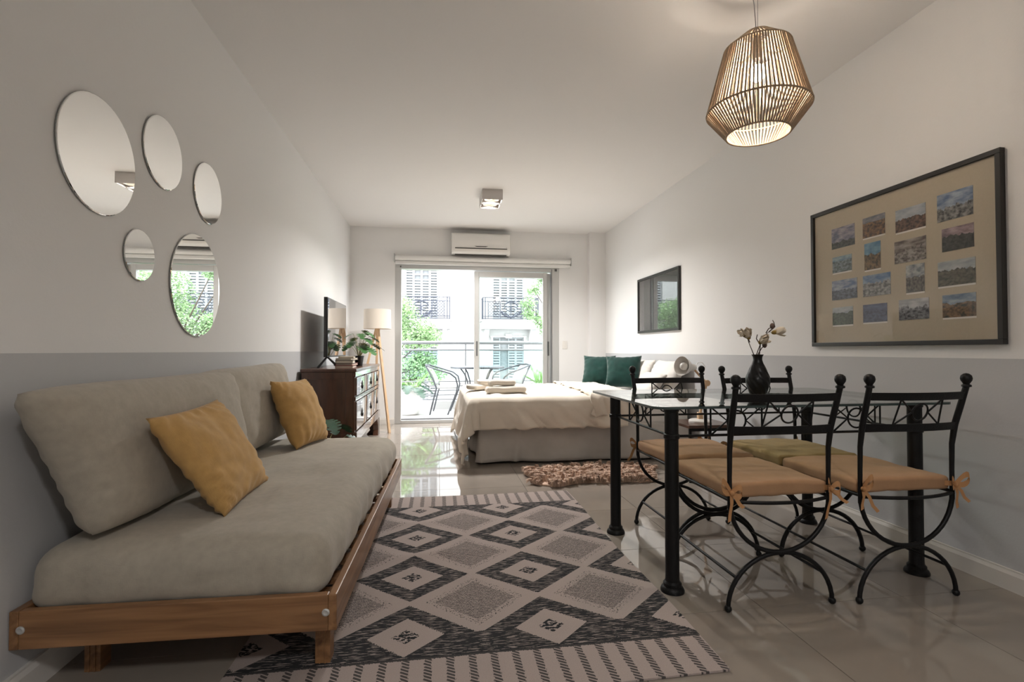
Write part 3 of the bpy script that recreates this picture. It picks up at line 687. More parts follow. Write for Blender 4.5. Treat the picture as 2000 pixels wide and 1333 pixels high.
# ------------------------------------------------------------------ vase with magnolia
va = thing('vase', 'black fluted vase standing on the glass dining table', 'vase', (1.508, 2.2, TZ))
prof = [(.030, 0), (.034, .004), (.044, .02), (.055, .045), (.061, .068), (.060, .09), (.050, .115), (.036, .14), (.025, .16), (.020, .175), (.021, .188), (.027, .200), (.025, .2), (.018, .185), (.017, .17)]
prof = [prof[i] if q == 0 else tuple(prof[i][k] + (prof[i+1][k] - prof[i][k])*q/3 for k in (0, 1)) for i in range(len(prof) - 1) for q in (0, 1, 2)] + [prof[-1]]
MB().lathe(prof, n=80, fn=lambda r, z, a: r*(.86 + .14*min(1, max(0, (z - .12)/.05)))*(1 + .045*min(1, max(0, (.175 - z)/.05))*(abs(sin(5*(a + z*16)))*2 - 1))).build('body', M['vase'], va, smooth=60)
fl_ = thing('magnolia_branches', 'dark magnolia twigs with cream blossoms in the black vase', 'flowers', (1.508, 2.2, TZ + .06))
def vp(dx, dz, dy=0): return (dx, dy, dz - TZ - .06)
tw = [[(0, .80), (-.005, .93), (-.022, .975), (-.04, 1.01), (-.052, 1.03)], [(0, .80), (.002, .95), (.008, .975), (.012, 1.0)],
      [(0, .80), (.006, .955), (.02, .985), (.032, .995)], [(.004, .9), (.010, 1.0), (.025, 1.035), (.045, 1.055), (.06, 1.06), (.085, 1.058)], [(.045, 1.055), (.05, 1.075), (.07, 1.082), (.078, 1.09)],
      [(.06, 1.06), (.088, 1.085), (.09, 1.105), (.088, 1.118)], [(-.04, 1.01), (-.042, 1.025), (-.038, 1.045)], [(.012, 1.0), (.003, 1.028), (.006, 1.048)]]
for k, t_ in enumerate(tw): MB().tube([vp(a, b, .012*sin(k + i*.8)*(i > 0)) for i, (a, b) in enumerate(t_)], [.0028 - .0004*i for i in range(len(t_))], 6).build('twig', M['twig'], fl_, smooth=60)
pet = MB()
def petal_mesh():
    mm = MB()
    def fn(u, v):
        w_ = .016*sin(pi*min(.97, v*.85 + .12))**.8
        return ((u - .5)*2*w_, .042*v, .012*v*v*1.6 + .010*(2*u - 1)**2*v)
    return mm.grid(fn, 5, 7)
pm = None
for k, (dx, dz, tilt, sc, npet) in enumerate(((-.055, 1.035, (-.5, -.4, .5), 1.0, 7), (-.075, 1.045, (-.8, -.2, .3), .8, 5), (.010, 1.012, (.1, -.8, .4), 1.0, 7), (.082, 1.058, (.8, -.4, .15), 1.0, 6))):
    ax = Vector(tilt).normalized(); q = ax.to_track_quat('Z', 'Y').to_matrix().to_4x4(); c = Vector(vp(dx, dz, -.012))
    bl = MB().ball((0, 0, 0), .011, 10, 7, 1.4).build('blossom', M['petalheart'], fl_, smooth=180); bl.matrix_local = Matrix.Translation(c) @ q
    for j in range(npet):
        o = petal_mesh().build('petal', M['petal'], bl, smooth=180)
        o.matrix_local = Matrix.Rotation(2*pi*j/npet + k, 4, 'Z') @ Matrix.Rotation(radians(28 + 22*(j % 2)), 4, 'X') @ Matrix.Scale(sc, 4)
for (dx, dz) in ((.033, .998), (.074, 1.088), (-.07, 1.055)):
    MB().ball(vp(dx, dz, -.006), .011, 10, 7, 1.35).build('bud', M['bud'], fl_, smooth=180)
# ------------------------------------------------------------------ bed
BX0, BX1, BY0, BY1, BZ = .33, 2.255, 4.26, 5.82, .545
bed = thing('bed', 'double bed with pale grey skirt, head against the right wall', 'bed', (0, 0, 0))
MB().box(BX0 + .04, BX1, BY0 + .04, BY1 - .04, .06, .30).build('base', M['skirt'], bed)
for (lx, ly) in ((BX0 + .1, BY0 + .1), (BX0 + .1, BY1 - .15), (BX1 - .15, BY0 + .1), (BX1 - .15, BY1 - .15)): MB().box(lx, lx + .05, ly, ly + .05, 0, .06).build('leg', M['black_plastic'], bed)
MB().rbox(BX0 + .02, BX1, BY0 + .02, BY1 - .02, .30, BZ - .012, .05, (20, 20, 9)).build('mattress', M['white_cotton'], bed, smooth=180)
def skirtf(path, zt):
    tot = [0]
    for a, b_ in zip(path, path[1:]): tot.append(tot[-1] + (Vector(b_) - Vector(a)).length)
    def fn(u, v):
        s = u*tot[-1]; k = max(i for i in range(len(path) - 1) if tot[i] <= s + 1e-9)
        a, b_ = Vector(path[k]), Vector(path[k+1]); q = (s - tot[k])/(tot[k+1] - tot[k]); p = a.lerp(b_, q); d = (b_ - a).normalized(); nrm = Vector((d.y, -d.x))
        f_ = (1 - v)*(.012*sin(s*9 + 2*nzv((s, 0, 0), 2)) + .012*nzv((s*3, v, 0), 2, 4) + .010)
        for c0 in (.62, .82, 1.85): f_ += (1 - v)*.020*math.exp(-((s - c0 - .02*v)/.03)**2)
        p = p + nrm*f_*1.7
        return (p.x, p.y, .004 + .012*(1 + nzv((s*2, 0, 0), 2, 8)) *(1-v) + (zt - .004)*v)
    return fn
sk = MB().grid(skirtf([(BX0 + .02, BY1), (BX0 + .02, BY0 + .02), (BX1, BY0 + .02)], .33), 240, 10).build('bed_skirt', M['skirt'], bed, smooth=180)
sm_ = sk.modifiers.new('t', 'SOLIDIFY'); sm_.thickness = .004
# duvet: a sheet of cloth laid over the mattress; what lies past an edge hangs down
def drape(x, y, lift=.012, folds=1.0):
    ex = max(0, BX0 - x); ey = max(0, BY0 - y); ey2 = max(0, y - BY1)
    cx = max(x, BX0); cy_ = min(max(y, BY0), BY1)
    d = Vector((-ex, -ey + ey2)); L_ = d.length; r = .05
    top = BZ + lift
    if L_ < 1e-6:
        e = min(x - BX0, y - BY0, BY1 - y, 1)
        z = top + .012*nzv((x, y, 0), 4, 3) + .010*nzv((x*2.2, y*1.2, 0), 6, 5) + .004*nzv((x*3, y*1.5, 0), 13, 8) + .012*min(1, max(0, e/.3))
        return Vector((x, y, z))
    d.normalize(); a = min(L_/r, pi/2)
    hor = r*sin(a); drop = r*(1 - cos(a)) + max(0, L_ - r*pi/2)
    s = (y if ex > ey and ex > ey2 else x)
    ph = s*13 + 5*nzv((x, y, 0), 2.2, 7) + (6*math.atan2(d.y, d.x) if ex and (ey or ey2) else 0)
    k = min(1, drop/.35)
    hor += folds*k*(.026*sin(ph) + .030*nzv((x*2, y*2, 0), 3, 2)) + .035*k*(1 if ex else .4) + .008
    if ex and (ey or ey2): hor += .16*drop*abs(sin(2*math.atan2(ey + ey2, ex)))
    z = top - drop + .005*nzv((x, y, 0), 6, 1)
    if z < .012: hor += (.012 - z)*.6; z = .012 + .006*(1 + nzv((x, y, 0), 9))
    return Vector((cx + d.x*hor, cy_ + d.y*hor, z))
du = thing('duvet', 'cream duvet spread over the bed and hanging to the floor at its foot', 'duvet', (0, 0, 0))
def duf(u, v):
    x = BX0 - .50 + (1.62 - BX0 + .50)*u; y = BY0 - .27 + (BY1 - BY0 + .54)*v
    hem = .012*nzv((x*2, y*2, 0), 2, 9)
    p = drape(x, y)
    if v < .5 and p.z < BZ - .05 and x > BX0: 
        p.y += -.008 - (.028*(1 - abs(nzv((x*1.0 + p.z*1.1, p.z*.35, 0), 7, 3))*2.2) ** 3 + .008*sin(x*22 + y*26 + 4*nzv((x, y, 0), 2.5, 3)))*max(0, min(1, (BZ - p.z)/.2)) * (1 if x > .5 else .4); 
    p.z += hem*.6 if p.z > .03 else 0
    return p
o = MB().grid(duf, 150, 130).build('duvet_cover', M['duvet'], du, smooth=180); q = o.modifiers.new('t', 'SOLIDIFY'); q.thickness = .022; q.offset = 1
def foldf(u, v):
    x = 1.30 + .40*u; y = BY0 - .205 + (BY1 - BY0 + .35)*v
    x += .06*v + .012*sin(y*40)*(1 - u)*(1 - u)
    p = drape(x, y, .040, .4)
    if u < .5: p.z += .006*sin(y*55)*(1 - 2*u) * (1 if p.z > BZ else 0)
    if v < .2: p.y -= .034 + .014*sin(x*62 + 22*p.z)*(1 - v*5); p.z += .012*sin(x*55)*(1 - v*5)
    return p
o = MB().grid(foldf, 60, 150).build('turned_back_sheet', M['duvet'], du, smooth=180); q = o.modifiers.new('t', 'SOLIDIFY'); q.thickness = .016; q.offset = 1
# pillows
for k, (lab, org, w_, h_, t_, xa, za, m_, g_) in enumerate((
    ('white pillow against the right wall, nearest the bedside lamp', (2.10, 4.62, BZ + .0), .62, .36, .16, (.05, 1, 0), (.45, 0, 1), 'white_cotton', 'white bed pillows'),
    ('white pillow against the right wall, behind the green cushions', (2.10, 5.32, BZ + .0), .66, .36, .16, (-.05, 1, 0), (.45, 0, 1), 'white_cotton', 'white bed pillows'),
    ('white pillow lying flat in front of the other white ones', (1.92, 4.62, BZ + .015), .56, .26, .13, (.1, 1, 0), (.75, 0, .8), 'white_cotton', 'white bed pillows'),
    ('emerald velvet cushion on the bed, nearer the balcony door', (1.79, 5.52, BZ + .02), .38, .37, .20, (.85, -.55, 0), (.22, .28, 1), 'green', 'emerald velvet cushions'),
    ('emerald velvet cushion on the bed, nearer the dining table', (1.955, 5.16, BZ + .02), .39, .37, .20, (.85, -.52, .02), (.22, .28, 1), 'green', 'emerald velvet cushions'))):
    pillow('bed_pillow' if m_ == 'white_cotton' else 'velvet_cushion', lab, 'pillow' if m_ == 'white_cotton' else 'cushion', w_, h_, t_, org, xa, za, M[m_], 20 + k, g_, .010, .05 if m_ != 'green' else .10)
# folded towels
for k, (lab, x, y, z, w_, d_, h_, rz) in enumerate((
    ('long cream folded towel, bottom of the nearer pair on the bed', .60, 4.52, BZ + .046, .36, .17, .058, .04),
    ('short cream rolled towel on top of the long folded one', .575, 4.56, BZ + .104, .24, .13, .052, .10),
    ('cream folded towel at the back left of the pile', .40, 4.86, BZ + .046, .22, .18, .05, .5),
    ('cream rolled towel on top of the back towel', .50, 4.86, BZ + .096, .24, .12, .045, .2))):
    def tw_(p, k=k):
        return Vector(p) + Vector((0, 0, .006*nzv(p, 9, k) + .005*sin(p[0]*8 + k))) + Vector((.01*nzv(p, 8, k + 3), .006*nzv(p, 12, k), 0))
    tt = thing('towel', lab, 'towel', (x, y, z), rz, 'cream towels folded on the bed')
    MB().rbox(-w_/2, w_/2, -d_/2, d_/2, 0, h_, h_*.45, (22, 14, 10), tw_).build('outer_fold', M['towel'], tt, smooth=180)
    MB().rbox(-w_/2 + .01, w_/2 - .008, -d_/2 + .03, d_/2 - .01, h_*.36, h_*.60, .006, (14, 10, 9)).build('inner_fold', M['towel'], tt, smooth=180)

# ---- sheepskin
fur = mat('tan_sheepskin', (.80, .60, .475), .95, col2=(.50, .33, .24), vscale=(16, 16, 16), spec=.1, sheen=.3)
fm = MB(); R2 = random.Random(3)
def fr_out(a):  # outline of the hide
    return (1.17 + (.47 + .04*sin(3*a + 1) + .03*sin(7*a))*max(-1, min(1, 1.25*cos(a))), 3.765 + (.225 + .02*sin(5*a) + .02*sin(9*a + 2))*max(-1, min(1, 1.25*sin(a))))
op = [fr_out(2*pi*k/60) for k in range(60)]
sh = thing('sheepskin_rug', 'tan long-haired sheepskin rug on the floor beside the bed', 'rug', (0, 0, 0))
MB().prism(op, 'z', .001, .012).build('hide', fur, sh)
for i in range(620):                        # locks of hair, each leaning its own way
    a = R2.random()*2*pi; q = sqrt(R2.random()); c = fr_out(a); cx_, cy_ = 1.17 + (c[0] - 1.17)*q, 3.765 + (c[1] - 3.765)*q
    la = R2.random()*2*pi if q < .85 else math.atan2(c[1] - 3.765, c[0] - 1.17) + R2.uniform(-.7, .7)
    ll = R2.uniform(.03, .07); lx, ly = ll*cos(la), ll*sin(la); lh = R2.uniform(.03, .06)
    for j in range(30):
        rr = .024*sqrt(R2.random()); aa = R2.random()*2*pi; x, y = cx_ + rr*cos(aa), cy_ + rr*sin(aa)
        tx, ty, tz = cx_ + lx + R2.uniform(-.008, .008), cy_ + ly + R2.uniform(-.008, .008), max(.006, .008 + lh*R2.uniform(.5, 1.0) - .02*(j % 3 == 0))
        w_ = .0030; ang = R2.random()*pi; wx, wy = w_*cos(ang), w_*sin(ang); mx, my, mz = (x*.55 + tx*.45), (y*.55 + ty*.45), .010 + lh*.85
        b0 = len(fm.v)
        fm.v += [(x - wx, y - wy, .008), (x + wx, y + wy, .008), (mx + wx, my + wy, mz), (mx - wx, my - wy, mz), (tx, ty, tz)]
        fm.f += [(b0, b0+1, b0+2, b0+3), (b0+3, b0+2, b0+4)]
o = fm.build('fleece', fur, sh); o['kind'] = 'stuff'

# ---- bedside table and lamp
nt_ = thing('bedside_table', 'small dark bedside table with thin black legs beside the bed', 'table', (2.0, 3.63, 0))
MB().box(-.18, .18, -.17, .17, .398, .42).build('table_top', M['darkwood'], nt_, bevel=.002)
for sx in (-1, 1):
    for sy in (-1, 1): MB().box(sx*.165 - .008, sx*.165 + .008, sy*.155 - .008, sy*.155 + .008, 0, .398).build('leg', M['black_iron'], nt_)
MB().box(-.165, .165, -.16, -.15, .375, .398).build('apron', M['black_iron'], nt_); MB().box(-.165, .165, .15, .16, .375, .398).build('apron', M['black_iron'], nt_)
bl = thing('bedside_lamp', 'white metal reading lamp with wooden arm on the bedside table', 'lamp', (2.0, 3.63, .42))
MB().lathe([(.085, 0), (.085, .012), (.075, .02), (.02, .026)], (.0, 0, 0), 32).build('base', M['white_metal'], bl, smooth=40)
MB().rbox(-.02, .02, -.016, .016, .02, .075, .006).build('wooden_block', M['palewood'], bl, smooth=50)
e1, e2 = Vector((.055, .0, .30)), Vector((-.045, 0, .405))
MB().tube([(0, 0, .06), e1], .010, 10).build('lower_arm', M['palewood'], bl, smooth=60)
MB().tube([e1, e2], .009, 10).build('upper_arm', M['palewood'], bl, smooth=60)
j = MB().lathe([(.024, -.018), (.024, .018)], n=16).build('joint', M['palewood'], bl, smooth=40); j.location = e1; j.rotation_euler = (pi/2, 0, 0)
hd = MB().lathe([(.022, .075), (.028, .06), (.03, .02), (.055, -.02), (.075, -.07), (.073, -.07), (.052, -.02), (.025, .02)], n=32, cap=False).build('lamp_head', M['white_metal'], bl, smooth=40)
hd.matrix_local = Matrix.Translation(Vector((-.10, -.005, .425))) @ Vector((.90, .34, -.12)).to_track_quat('Z', 'Y').to_matrix().to_4x4()
bu = MB().ball((0, 0, -.045), .030, 16, 10).build('bulb', M['white_metal'], hd, smooth=180)
MB().tube([(-.045, .0, .41), (-.02, .0, .455), (.02, 0, .46), (.045, 0, .43), (.035, 0, .37)], .0022, 6).build('cord', M['white_metal'], bl)

# ------------------------------------------------------------------ chest of drawers and what stands on it
X0, X1, Y0, Y1, ZT = XL + .02, -.69, 4.37, 6.05, .818
ch = thing('chest_of_drawers', 'dark wooden sideboard with brass-plated drawer fronts along the left wall', 'chest', (X0, Y0, 0))
cd, cl_ = X1 - X0, Y1 - Y0
MB().rbox(-.0, cd + .012, -.015, cl_ + .015, ZT - .028, ZT, .008, (9, 9, 9)).build('top', M['darkwood'], ch, smooth=45)
body = MB().box(.01, cd - .02, 0, cl_, .20, ZT - .028).build('body', M['darkwood'], ch)
pn = MB().box(.01, .065, -.010, 0, .22, ZT - .03).box(cd - .075, cd - .02, -.010, 0, .22, ZT - .03).box(.065, cd - .075, -.010, 0, ZT - .085, ZT - .03).box(.065, cd - .075, -.010, 0, .22, .275)
pn.build('side_frame', M['darkwood'], ch, bevel=.003)
MB().box(cd - .02, cd + .004, -.004, cl_ + .004, ZT - .07, ZT - .028).build('frieze', M['frontwood'], ch, bevel=.003)
MB().box(cd - .02, cd + .006, -.004, cl_ + .004, .545, .580).build('mid_moulding', M['frontwood'], ch, bevel=.003)
MB().box(cd - .02, cd + .016, -.006, cl_ + .006, .20, .285).build('base_moulding', M['frontwood'], ch, bevel=.006)
for k, y in enumerate((0, .635, 1.185, cl_ - .02)):
    for (za, zb) in ((.285, .545), (.58, ZT - .07)):
        MB().box(cd - .02, cd - .002, y - (.01 if k else 0), y + .022, za, zb).build('stile', M['darkwood'], ch)
dy = (.022, .625, .657, 1.175, 1.207, cl_ - .022)
for r_ in range(2):
    za, zb = ((.585, ZT - .074), (.290, .541))[r_]
    for c_ in range(3):
        ya, yb = dy[2*c_] + .006, dy[2*c_ + 1] - .006
        d_ = MB().rbox(cd - .02, cd + .010, ya, yb, za + .004, zb - .004, .006, (9, 9, 9)).build('drawer', M['frontwood'], ch, smooth=45)
        yc, zc = (ya + yb)/2, (za + zb)/2
        hp = MB().lathe([(.034, 0), (.034, .003), (.02, .006), (.012, .007)], n=20, fn=lambda r, z, a: r*(1 + .12*cos(6*a))).build('handle_plate', M['black_iron'], d_, smooth=50); hp.rotation_euler = (0, pi/2, 0); hp.location = (cd + .010, yc, zc)
        MB().tube([(cd + .016, yc + .022*cos(a), zc - .006 + .026*sin(a)) for a in [pi + pi*k/10 for k in range(11)]], .0035, 6).build('handle_ring', M['black_iron'], d_, smooth=60)
def bracket(x0_, x1_, y0_, y1_, axis):
    # curved bracket foot profile
    a0, a1 = (y0_, y1_) if axis == 'x' else (x0_, x1_)
    return a0, a1
for (ya, sg) in ((0, 1), (cl_, -1)):
    poly = [(0, .205), (.20, .205), (.17, .17), (.12, .12), (.10, .06), (.125, .0), (.0, .0)]
    MB().prism([(ya + sg*a, b) for a, b in poly], 'x', cd - .045, cd + .01).build('bracket_foot', M['darkwood'], ch)
    MB().prism([(ya + sg*a, b) for a, b in poly], 'x', .01, .06).build('bracket_foot', M['darkwood'], ch)
for y in (-.004, cl_ - .03):
    MB().prism([(cd + .01, .205), (cd - .20, .205), (cd - .17, .15), (cd - .11, .11), (cd - .09, .05), (cd - .13, 0), (cd + .01, 0)], 'y', y, y + .034).build('bracket_foot', M['darkwood'], ch)
# television
tv = thing('television', 'thin black flat television standing on the sideboard', 'television', (-.95, 4.97, ZT))
MB().rbox(-.032, 0, -.44, .44, .095, .62, .004, (9, 9, 9)).build('casing', M['black_plastic'], tv, smooth=45)
MB().box(0, .0015, -.431, .431, .108, .612).build('screen', M['screen'], tv)
MB().box(-.06, -.032, -.30, .30, .12, .40).build('rear_housing', M['black_plastic'], tv, bevel=.01)
for y in (-.36, .36):
    MB().prism([(-.10, 0), (-.10, .010), (-.025, .10), (-.008, .10), (.09, .010), (.09, 0), (.07, 0), (-.012, .085), (-.02, .085), (-.085, 0)], 'y', y - .012, y + .012).build('foot', M['black_plastic'], tv)
# books
zb = ZT
for k, (th, w_, l_, c_, dx, dy_, rz, lab) in enumerate(((.022, .15, .30, (.20, .045, .045), 0, 0, .05, 'dark red book at the bottom of the stack on the sideboard'),
        (.018, .14, .27, (.30, .08, .07), .004, .01, -.03, 'rust red book second from the bottom of the stack'),
        (.030, .15, .24, (.03, .03, .035), -.004, -.02, .08, 'thick black book in the middle of the stack'),
        (.016, .135, .26, (.42, .36, .28), .003, .01, -.06, 'beige book second from the top of the stack'),
        (.014, .13, .25, (.55, .47, .36), .0, .03, .10, 'pale cream book on top of the stack'))):
    b_ = thing('book', lab, 'book', (-.815 + dx, 4.68 + dy_, zb), rz, 'books stacked on the sideboard')
    cm = mat('book_cover', c_, .5)
    MB().box(-w_/2, w_/2, -l_/2, l_/2, 0, .003).box(-w_/2, w_/2, -l_/2, l_/2, th - .003, th).box(-w_/2, -w_/2 + .003, -l_/2, l_/2, .003, th - .003).build('cover', cm, b_)
    MB().box(-w_/2 + .003, w_/2 - .005, -l_/2 + .005, l_/2 - .005, .003, th - .003).build('pages', M['page'], b_)
    zb += th
# leaf shapes
def monstera(L_=.12, W_=.10, lobes=5, droop=.25):
    mm = MB(); P = []
    N = lobes*6
    def half(sg):
        out = []
        for i in range(N + 1):
            t = i/N; w_ = W_/2*(sin(pi*min(1, t*.92 + .06))**.7) * (1 - .1*t)
            ph = (t*lobes) % 1
            cut = .48 if (.80 < ph or ph < .06) and .12 < t < .93 else 1
            out.append((sg*w_*cut, t*L_))
        return out
    l, r = half(-1), half(1)
    vs_ = []; 
    for i in range(N + 1):
        t = i/N
        for x, y in (l[i], (0, l[i][1]), r[i]):
            y2 = y - .15*L_*(abs(x)/(W_/2))**1.2*(1 - t)
            vs_.append((x, y2, .10*abs(x) - droop*L_*t*t))
    fs_ = []
    for i in range(N):
        for q in range(2): fs_.append((3*i+q, 3*i+q+1, 3*i+q+4, 3*i+q+3))
    return mm.add(vs_, fs_)
def potted(t, leaves, m, r0=(0,0,0), stemr=.003, scale=1, base_mesh=None):
    for (az, el, ln, ls) in leaves:
        d = Vector((cos(az)*cos(el), sin(az)*cos(el), sin(el)))
        p0 = Vector(r0); mid = p0 + d*ln*.55 + Vector((0, 0, ln*.15)); tip = p0 + d*ln + Vector((0, 0, ln*.10))
        st = MB().tube([p0, mid, tip], [stemr, stemr*.85, stemr*.7], 6).build('stem', M['stem'], t, smooth=60)
        lf = bpy.data.objects.new('leaf', base_mesh); COL.objects.link(lf); lf.parent = t
        fwd = Vector((cos(az), sin(az), -.25)).normalized(); up = Vector((0, 0, 1)); xa = fwd.cross(up).normalized(); up = xa.cross(fwd)
        mt = Matrix((xa, fwd, up)).transposed().to_4x4(); mt.translation = tip; lf.matrix_local = mt @ Matrix.Scale(ls, 4)
mon = monstera(.15, .125).build('leaf', M['leaf']); mon_me = mon.data; mon_me.shade_smooth(); bpy.data.objects.remove(mon)
mod = monstera(.2, .17, 6, .3).build('leaf', M['leafdark']); mod_me = mod.data; mod_me.shade_smooth(); bpy.data.objects.remove(mod)
pp = thing('potted_monstera', 'small monstera plant in a black pot on the sideboard', 'plant', (-.80, 5.30, ZT))
MB().lathe([(.034, 0), (.047, .085), (.05, .087), (.05, .10), (.045, .10), (.043, .088)], n=28).build('pot', M['black_plastic'], pp, smooth=40)
MB().lathe([(.001, .084), (.0435, .085)], n=24, cap=False).build('soil', M['soil'], pp)
potted(pp, ((.2, .8, .17, 1.0), (2.9, .85, .15, .7), (-1.2, .8, .15, 1.1), (1.4, .9, .17, 1.0), (4.2, .9, .16, 1.05), (-.6, 1.2, .25, .75), (1.2, 1.25, .27, .7), (5.5, .7, .14, 1.1), (3.7, 1.3, .23, .7), (-1.9, .95, .18, .9), (.8, .75, .19, .9), (-.9, 1.0, .21, .9), (.5, 1.1, .22, .85), (5.0, 1.15, .24, .8), (2.2, 1.2, .2, .7)), M['leaf'], (0, 0, .08), .0028, 1, mon_me)
fp = thing('floor_plant', 'dark glossy-leaved plant on the floor between daybed and sideboard', 'plant', (-.86, 3.95, 0))
MB().lathe([(.09, 0), (.12, .10), (.125, .16), (.115, .16), (.11, .14)], n=28).build('pot', M['black_plastic'], fp, smooth=40)
MB().lathe([(.001, .138), (.111, .14)], n=24, cap=False).build('soil', M['soil'], fp)
potted(fp, tuple((k*1.05, .75 + .2*((k*7) % 3), .24 + .04*(k % 3), .75 + .1*(k % 2)) for k in range(11)), M['leafdark'], (0, 0, .14), .004, 1, mod_me)
# floor lamp
fl2 = thing('floor_lamp', 'tripod floor lamp with pale wooden legs and white drum shade in the corner', 'floor lamp', (-.74, 6.33, 0))
zs0, zs1 = 1.238, 1.475
sh_ = MB().lathe([(.165, zs0), (.160, zs1), (.157, zs1), (.162, zs0)], n=48, cap=False)
n_ = 48; sh_.f += [(3*n_ + k, 3*n_ + (k+1) % n_, (k+1) % n_, k) for k in range(n_)]
sh_.build('shade', M['lampshade'], fl2, smooth=40)
MB().lathe([(.024, zs0 - .06), (.03, zs0 - .05), (.03, zs0 + .0), (.014, zs0 + .02)], n=20).build('hub', M['palewood'], fl2, smooth=40)
MB().tube([(-.16, 0, zs1 - .02), (.16, 0, zs1 - .02)], .003, 6).build('spider', M['steel'], fl2)
MB().ball((0, 0, zs0 + .09), .03, 16, 10, 1.2).build('bulb', M['white_metal'], fl2, smooth=180)
for a in (radians(-55), radians(188), radians(100)):
    R_ = .30
    d = Vector((cos(a), sin(a), 0)); p = [d*.018 + Vector((0, 0, zs0 - .01)), d*R_ + Vector((0, 0, .0))]
    ax = (p[1] - p[0]).normalized(); s1 = ax.cross(Vector((0, 0, 1))).normalized(); s2 = ax.cross(s1)
    vs_ = []
    for i, pt in enumerate(p):
        for (u_, v_) in ((-1,-1),(1,-1),(1,1),(-1,1)):
            q = pt + s1*u_*.014 + s2*v_*.014
            if i: q = q - ax*(q.z/ax.z)
            vs_.append(q)
    MB().add(vs_, [(3,2,1,0),(4,5,6,7),(0,1,5,4),(1,2,6,5),(2,3,7,6),(3,0,4,7)]).build('leg', M['palewood'], fl2, bevel=.003)
# ------------------------------------------------------------------ balcony
struct(MB().box(XL - .6, XR + .6, YB + .15, 8.52, -.15, 0).build('balcony_floor', M['paving']))
struct(MB().box(XL - .6, XR + .6, 8.40, 8.52, 0, .13).build('balcony_kerb', M['facade']))
br = thing('balcony_railing', 'grey metal balcony railing with tinted glass and lower bars', 'railing', (0, 8.45, 0))
MB().tube([(XL - .6, 0, 1.105), (XR + .6, 0, 1.105)], .028, 12).build('handrail', M['rail'], br, smooth=60)
MB().tube([(XL - .6, 0, .985), (XR + .6, 0, .985)], .016, 10).build('crossbar', M['rail'], br, smooth=60)
for z in (.16, .235, .31, .385, .46): MB().tube([(XL - .6, 0, z), (XR + .6, 0, z)], .010, 8).build('lower_bar', M['rail'], br, smooth=60)
for x in (-1.2, .455, 2.1): MB().box(x - .011, x + .011, -.015, .015, .13, 1.10).build('baluster', M['rail'], br)
for (xa, xb) in ((XL - .6, -1.22), (-1.18, .43), (.48, 2.08), (2.12, XR + .6)): MB().box(xa, xb, .018, .026, .50, .97).build('glass_panel', M['railglass'], br)
# bistro table
bt = thing('bistro_table', 'round dark metal bistro table on the balcony', 'table', (.60, 7.75, 0))
MB().lathe([(.41, .70), (.415, .705), (.415, .722), (.41, .727)], n=48).build('table_top', M['patio'], bt, smooth=40)
for a in (.6, 2.17, 3.74, 5.31):
    MB().tube([(cos(a)*q, sin(a)*q, z) for q, z in ((.32, .70), (.25, .62), (.19, .50), (.18, .38), (.24, .22), (.33, .0))], .011, 8).build('leg', M['patio'], bt, smooth=60)
MB().tube([(.185*cos(2*pi*k/32), .185*sin(2*pi*k/32), .42) for k in range(32)], .008, 6, True).build('leg_hoop', M['patio'], bt, smooth=60)
def patio_chair(label, x, y, rz):
    t = thing('patio_chair', label, 'chair', (x, y, 0), rz, 'balcony chairs'); hw = .25
    for sg in (-1, 1):     # faces +x
        MB().tube([(-.17, sg*hw*.92, 0), (-.11, sg*hw*.95, .25), (-.07, sg*hw, .40), (-.13, sg*hw*.98, .55), (-.24, sg*hw*.8, .74)], .012, 8).build('back_leg', M['patio'], t, smooth=60)
        MB().tube([(-.24, sg*hw*.8, .745), (-.05, sg*(hw + .03), .685), (.14, sg*(hw + .04), .625), (.22, sg*(hw + .03), .56), (.25, sg*hw, .44), (.23, sg*hw, .34), (.10, sg*hw*.95, 0)], .012, 8).build('arm_and_front_leg', M['patio'], t, smooth=60)
    MB().tube([(-.24, -hw*.8, .745), (-.26, 0, .755), (-.24, hw*.8, .745)], .012, 8).build('back_top', M['patio'], t, smooth=60)
    MB().rbox(-.09, .24, -hw + .012, hw - .012, .395, .415, .008, (9, 9, 9)).build('seat', M['rattan'], t, smooth=60)
    def bf(u, v):
        p = Vector((-.085 - .15*v*v - .0*v, (u - .5)*2*(hw - .012)*(1 - .18*v), .43 + .31*v)); return (p.x - .02*(1 - (2*u - 1)**2), p.y, p.z)
    o = MB().grid(bf, 10, 8).build('backrest', M['rattan'], t, smooth=180); q = o.modifiers.new('t', 'SOLIDIFY'); q.thickness = .008
patio_chair('dark metal balcony chair on the left of the bistro table', .07, 7.92, radians(-6)); patio_chair('dark metal balcony chair on the right of the bistro table', 1.16, 7.95, pi + radians(12))
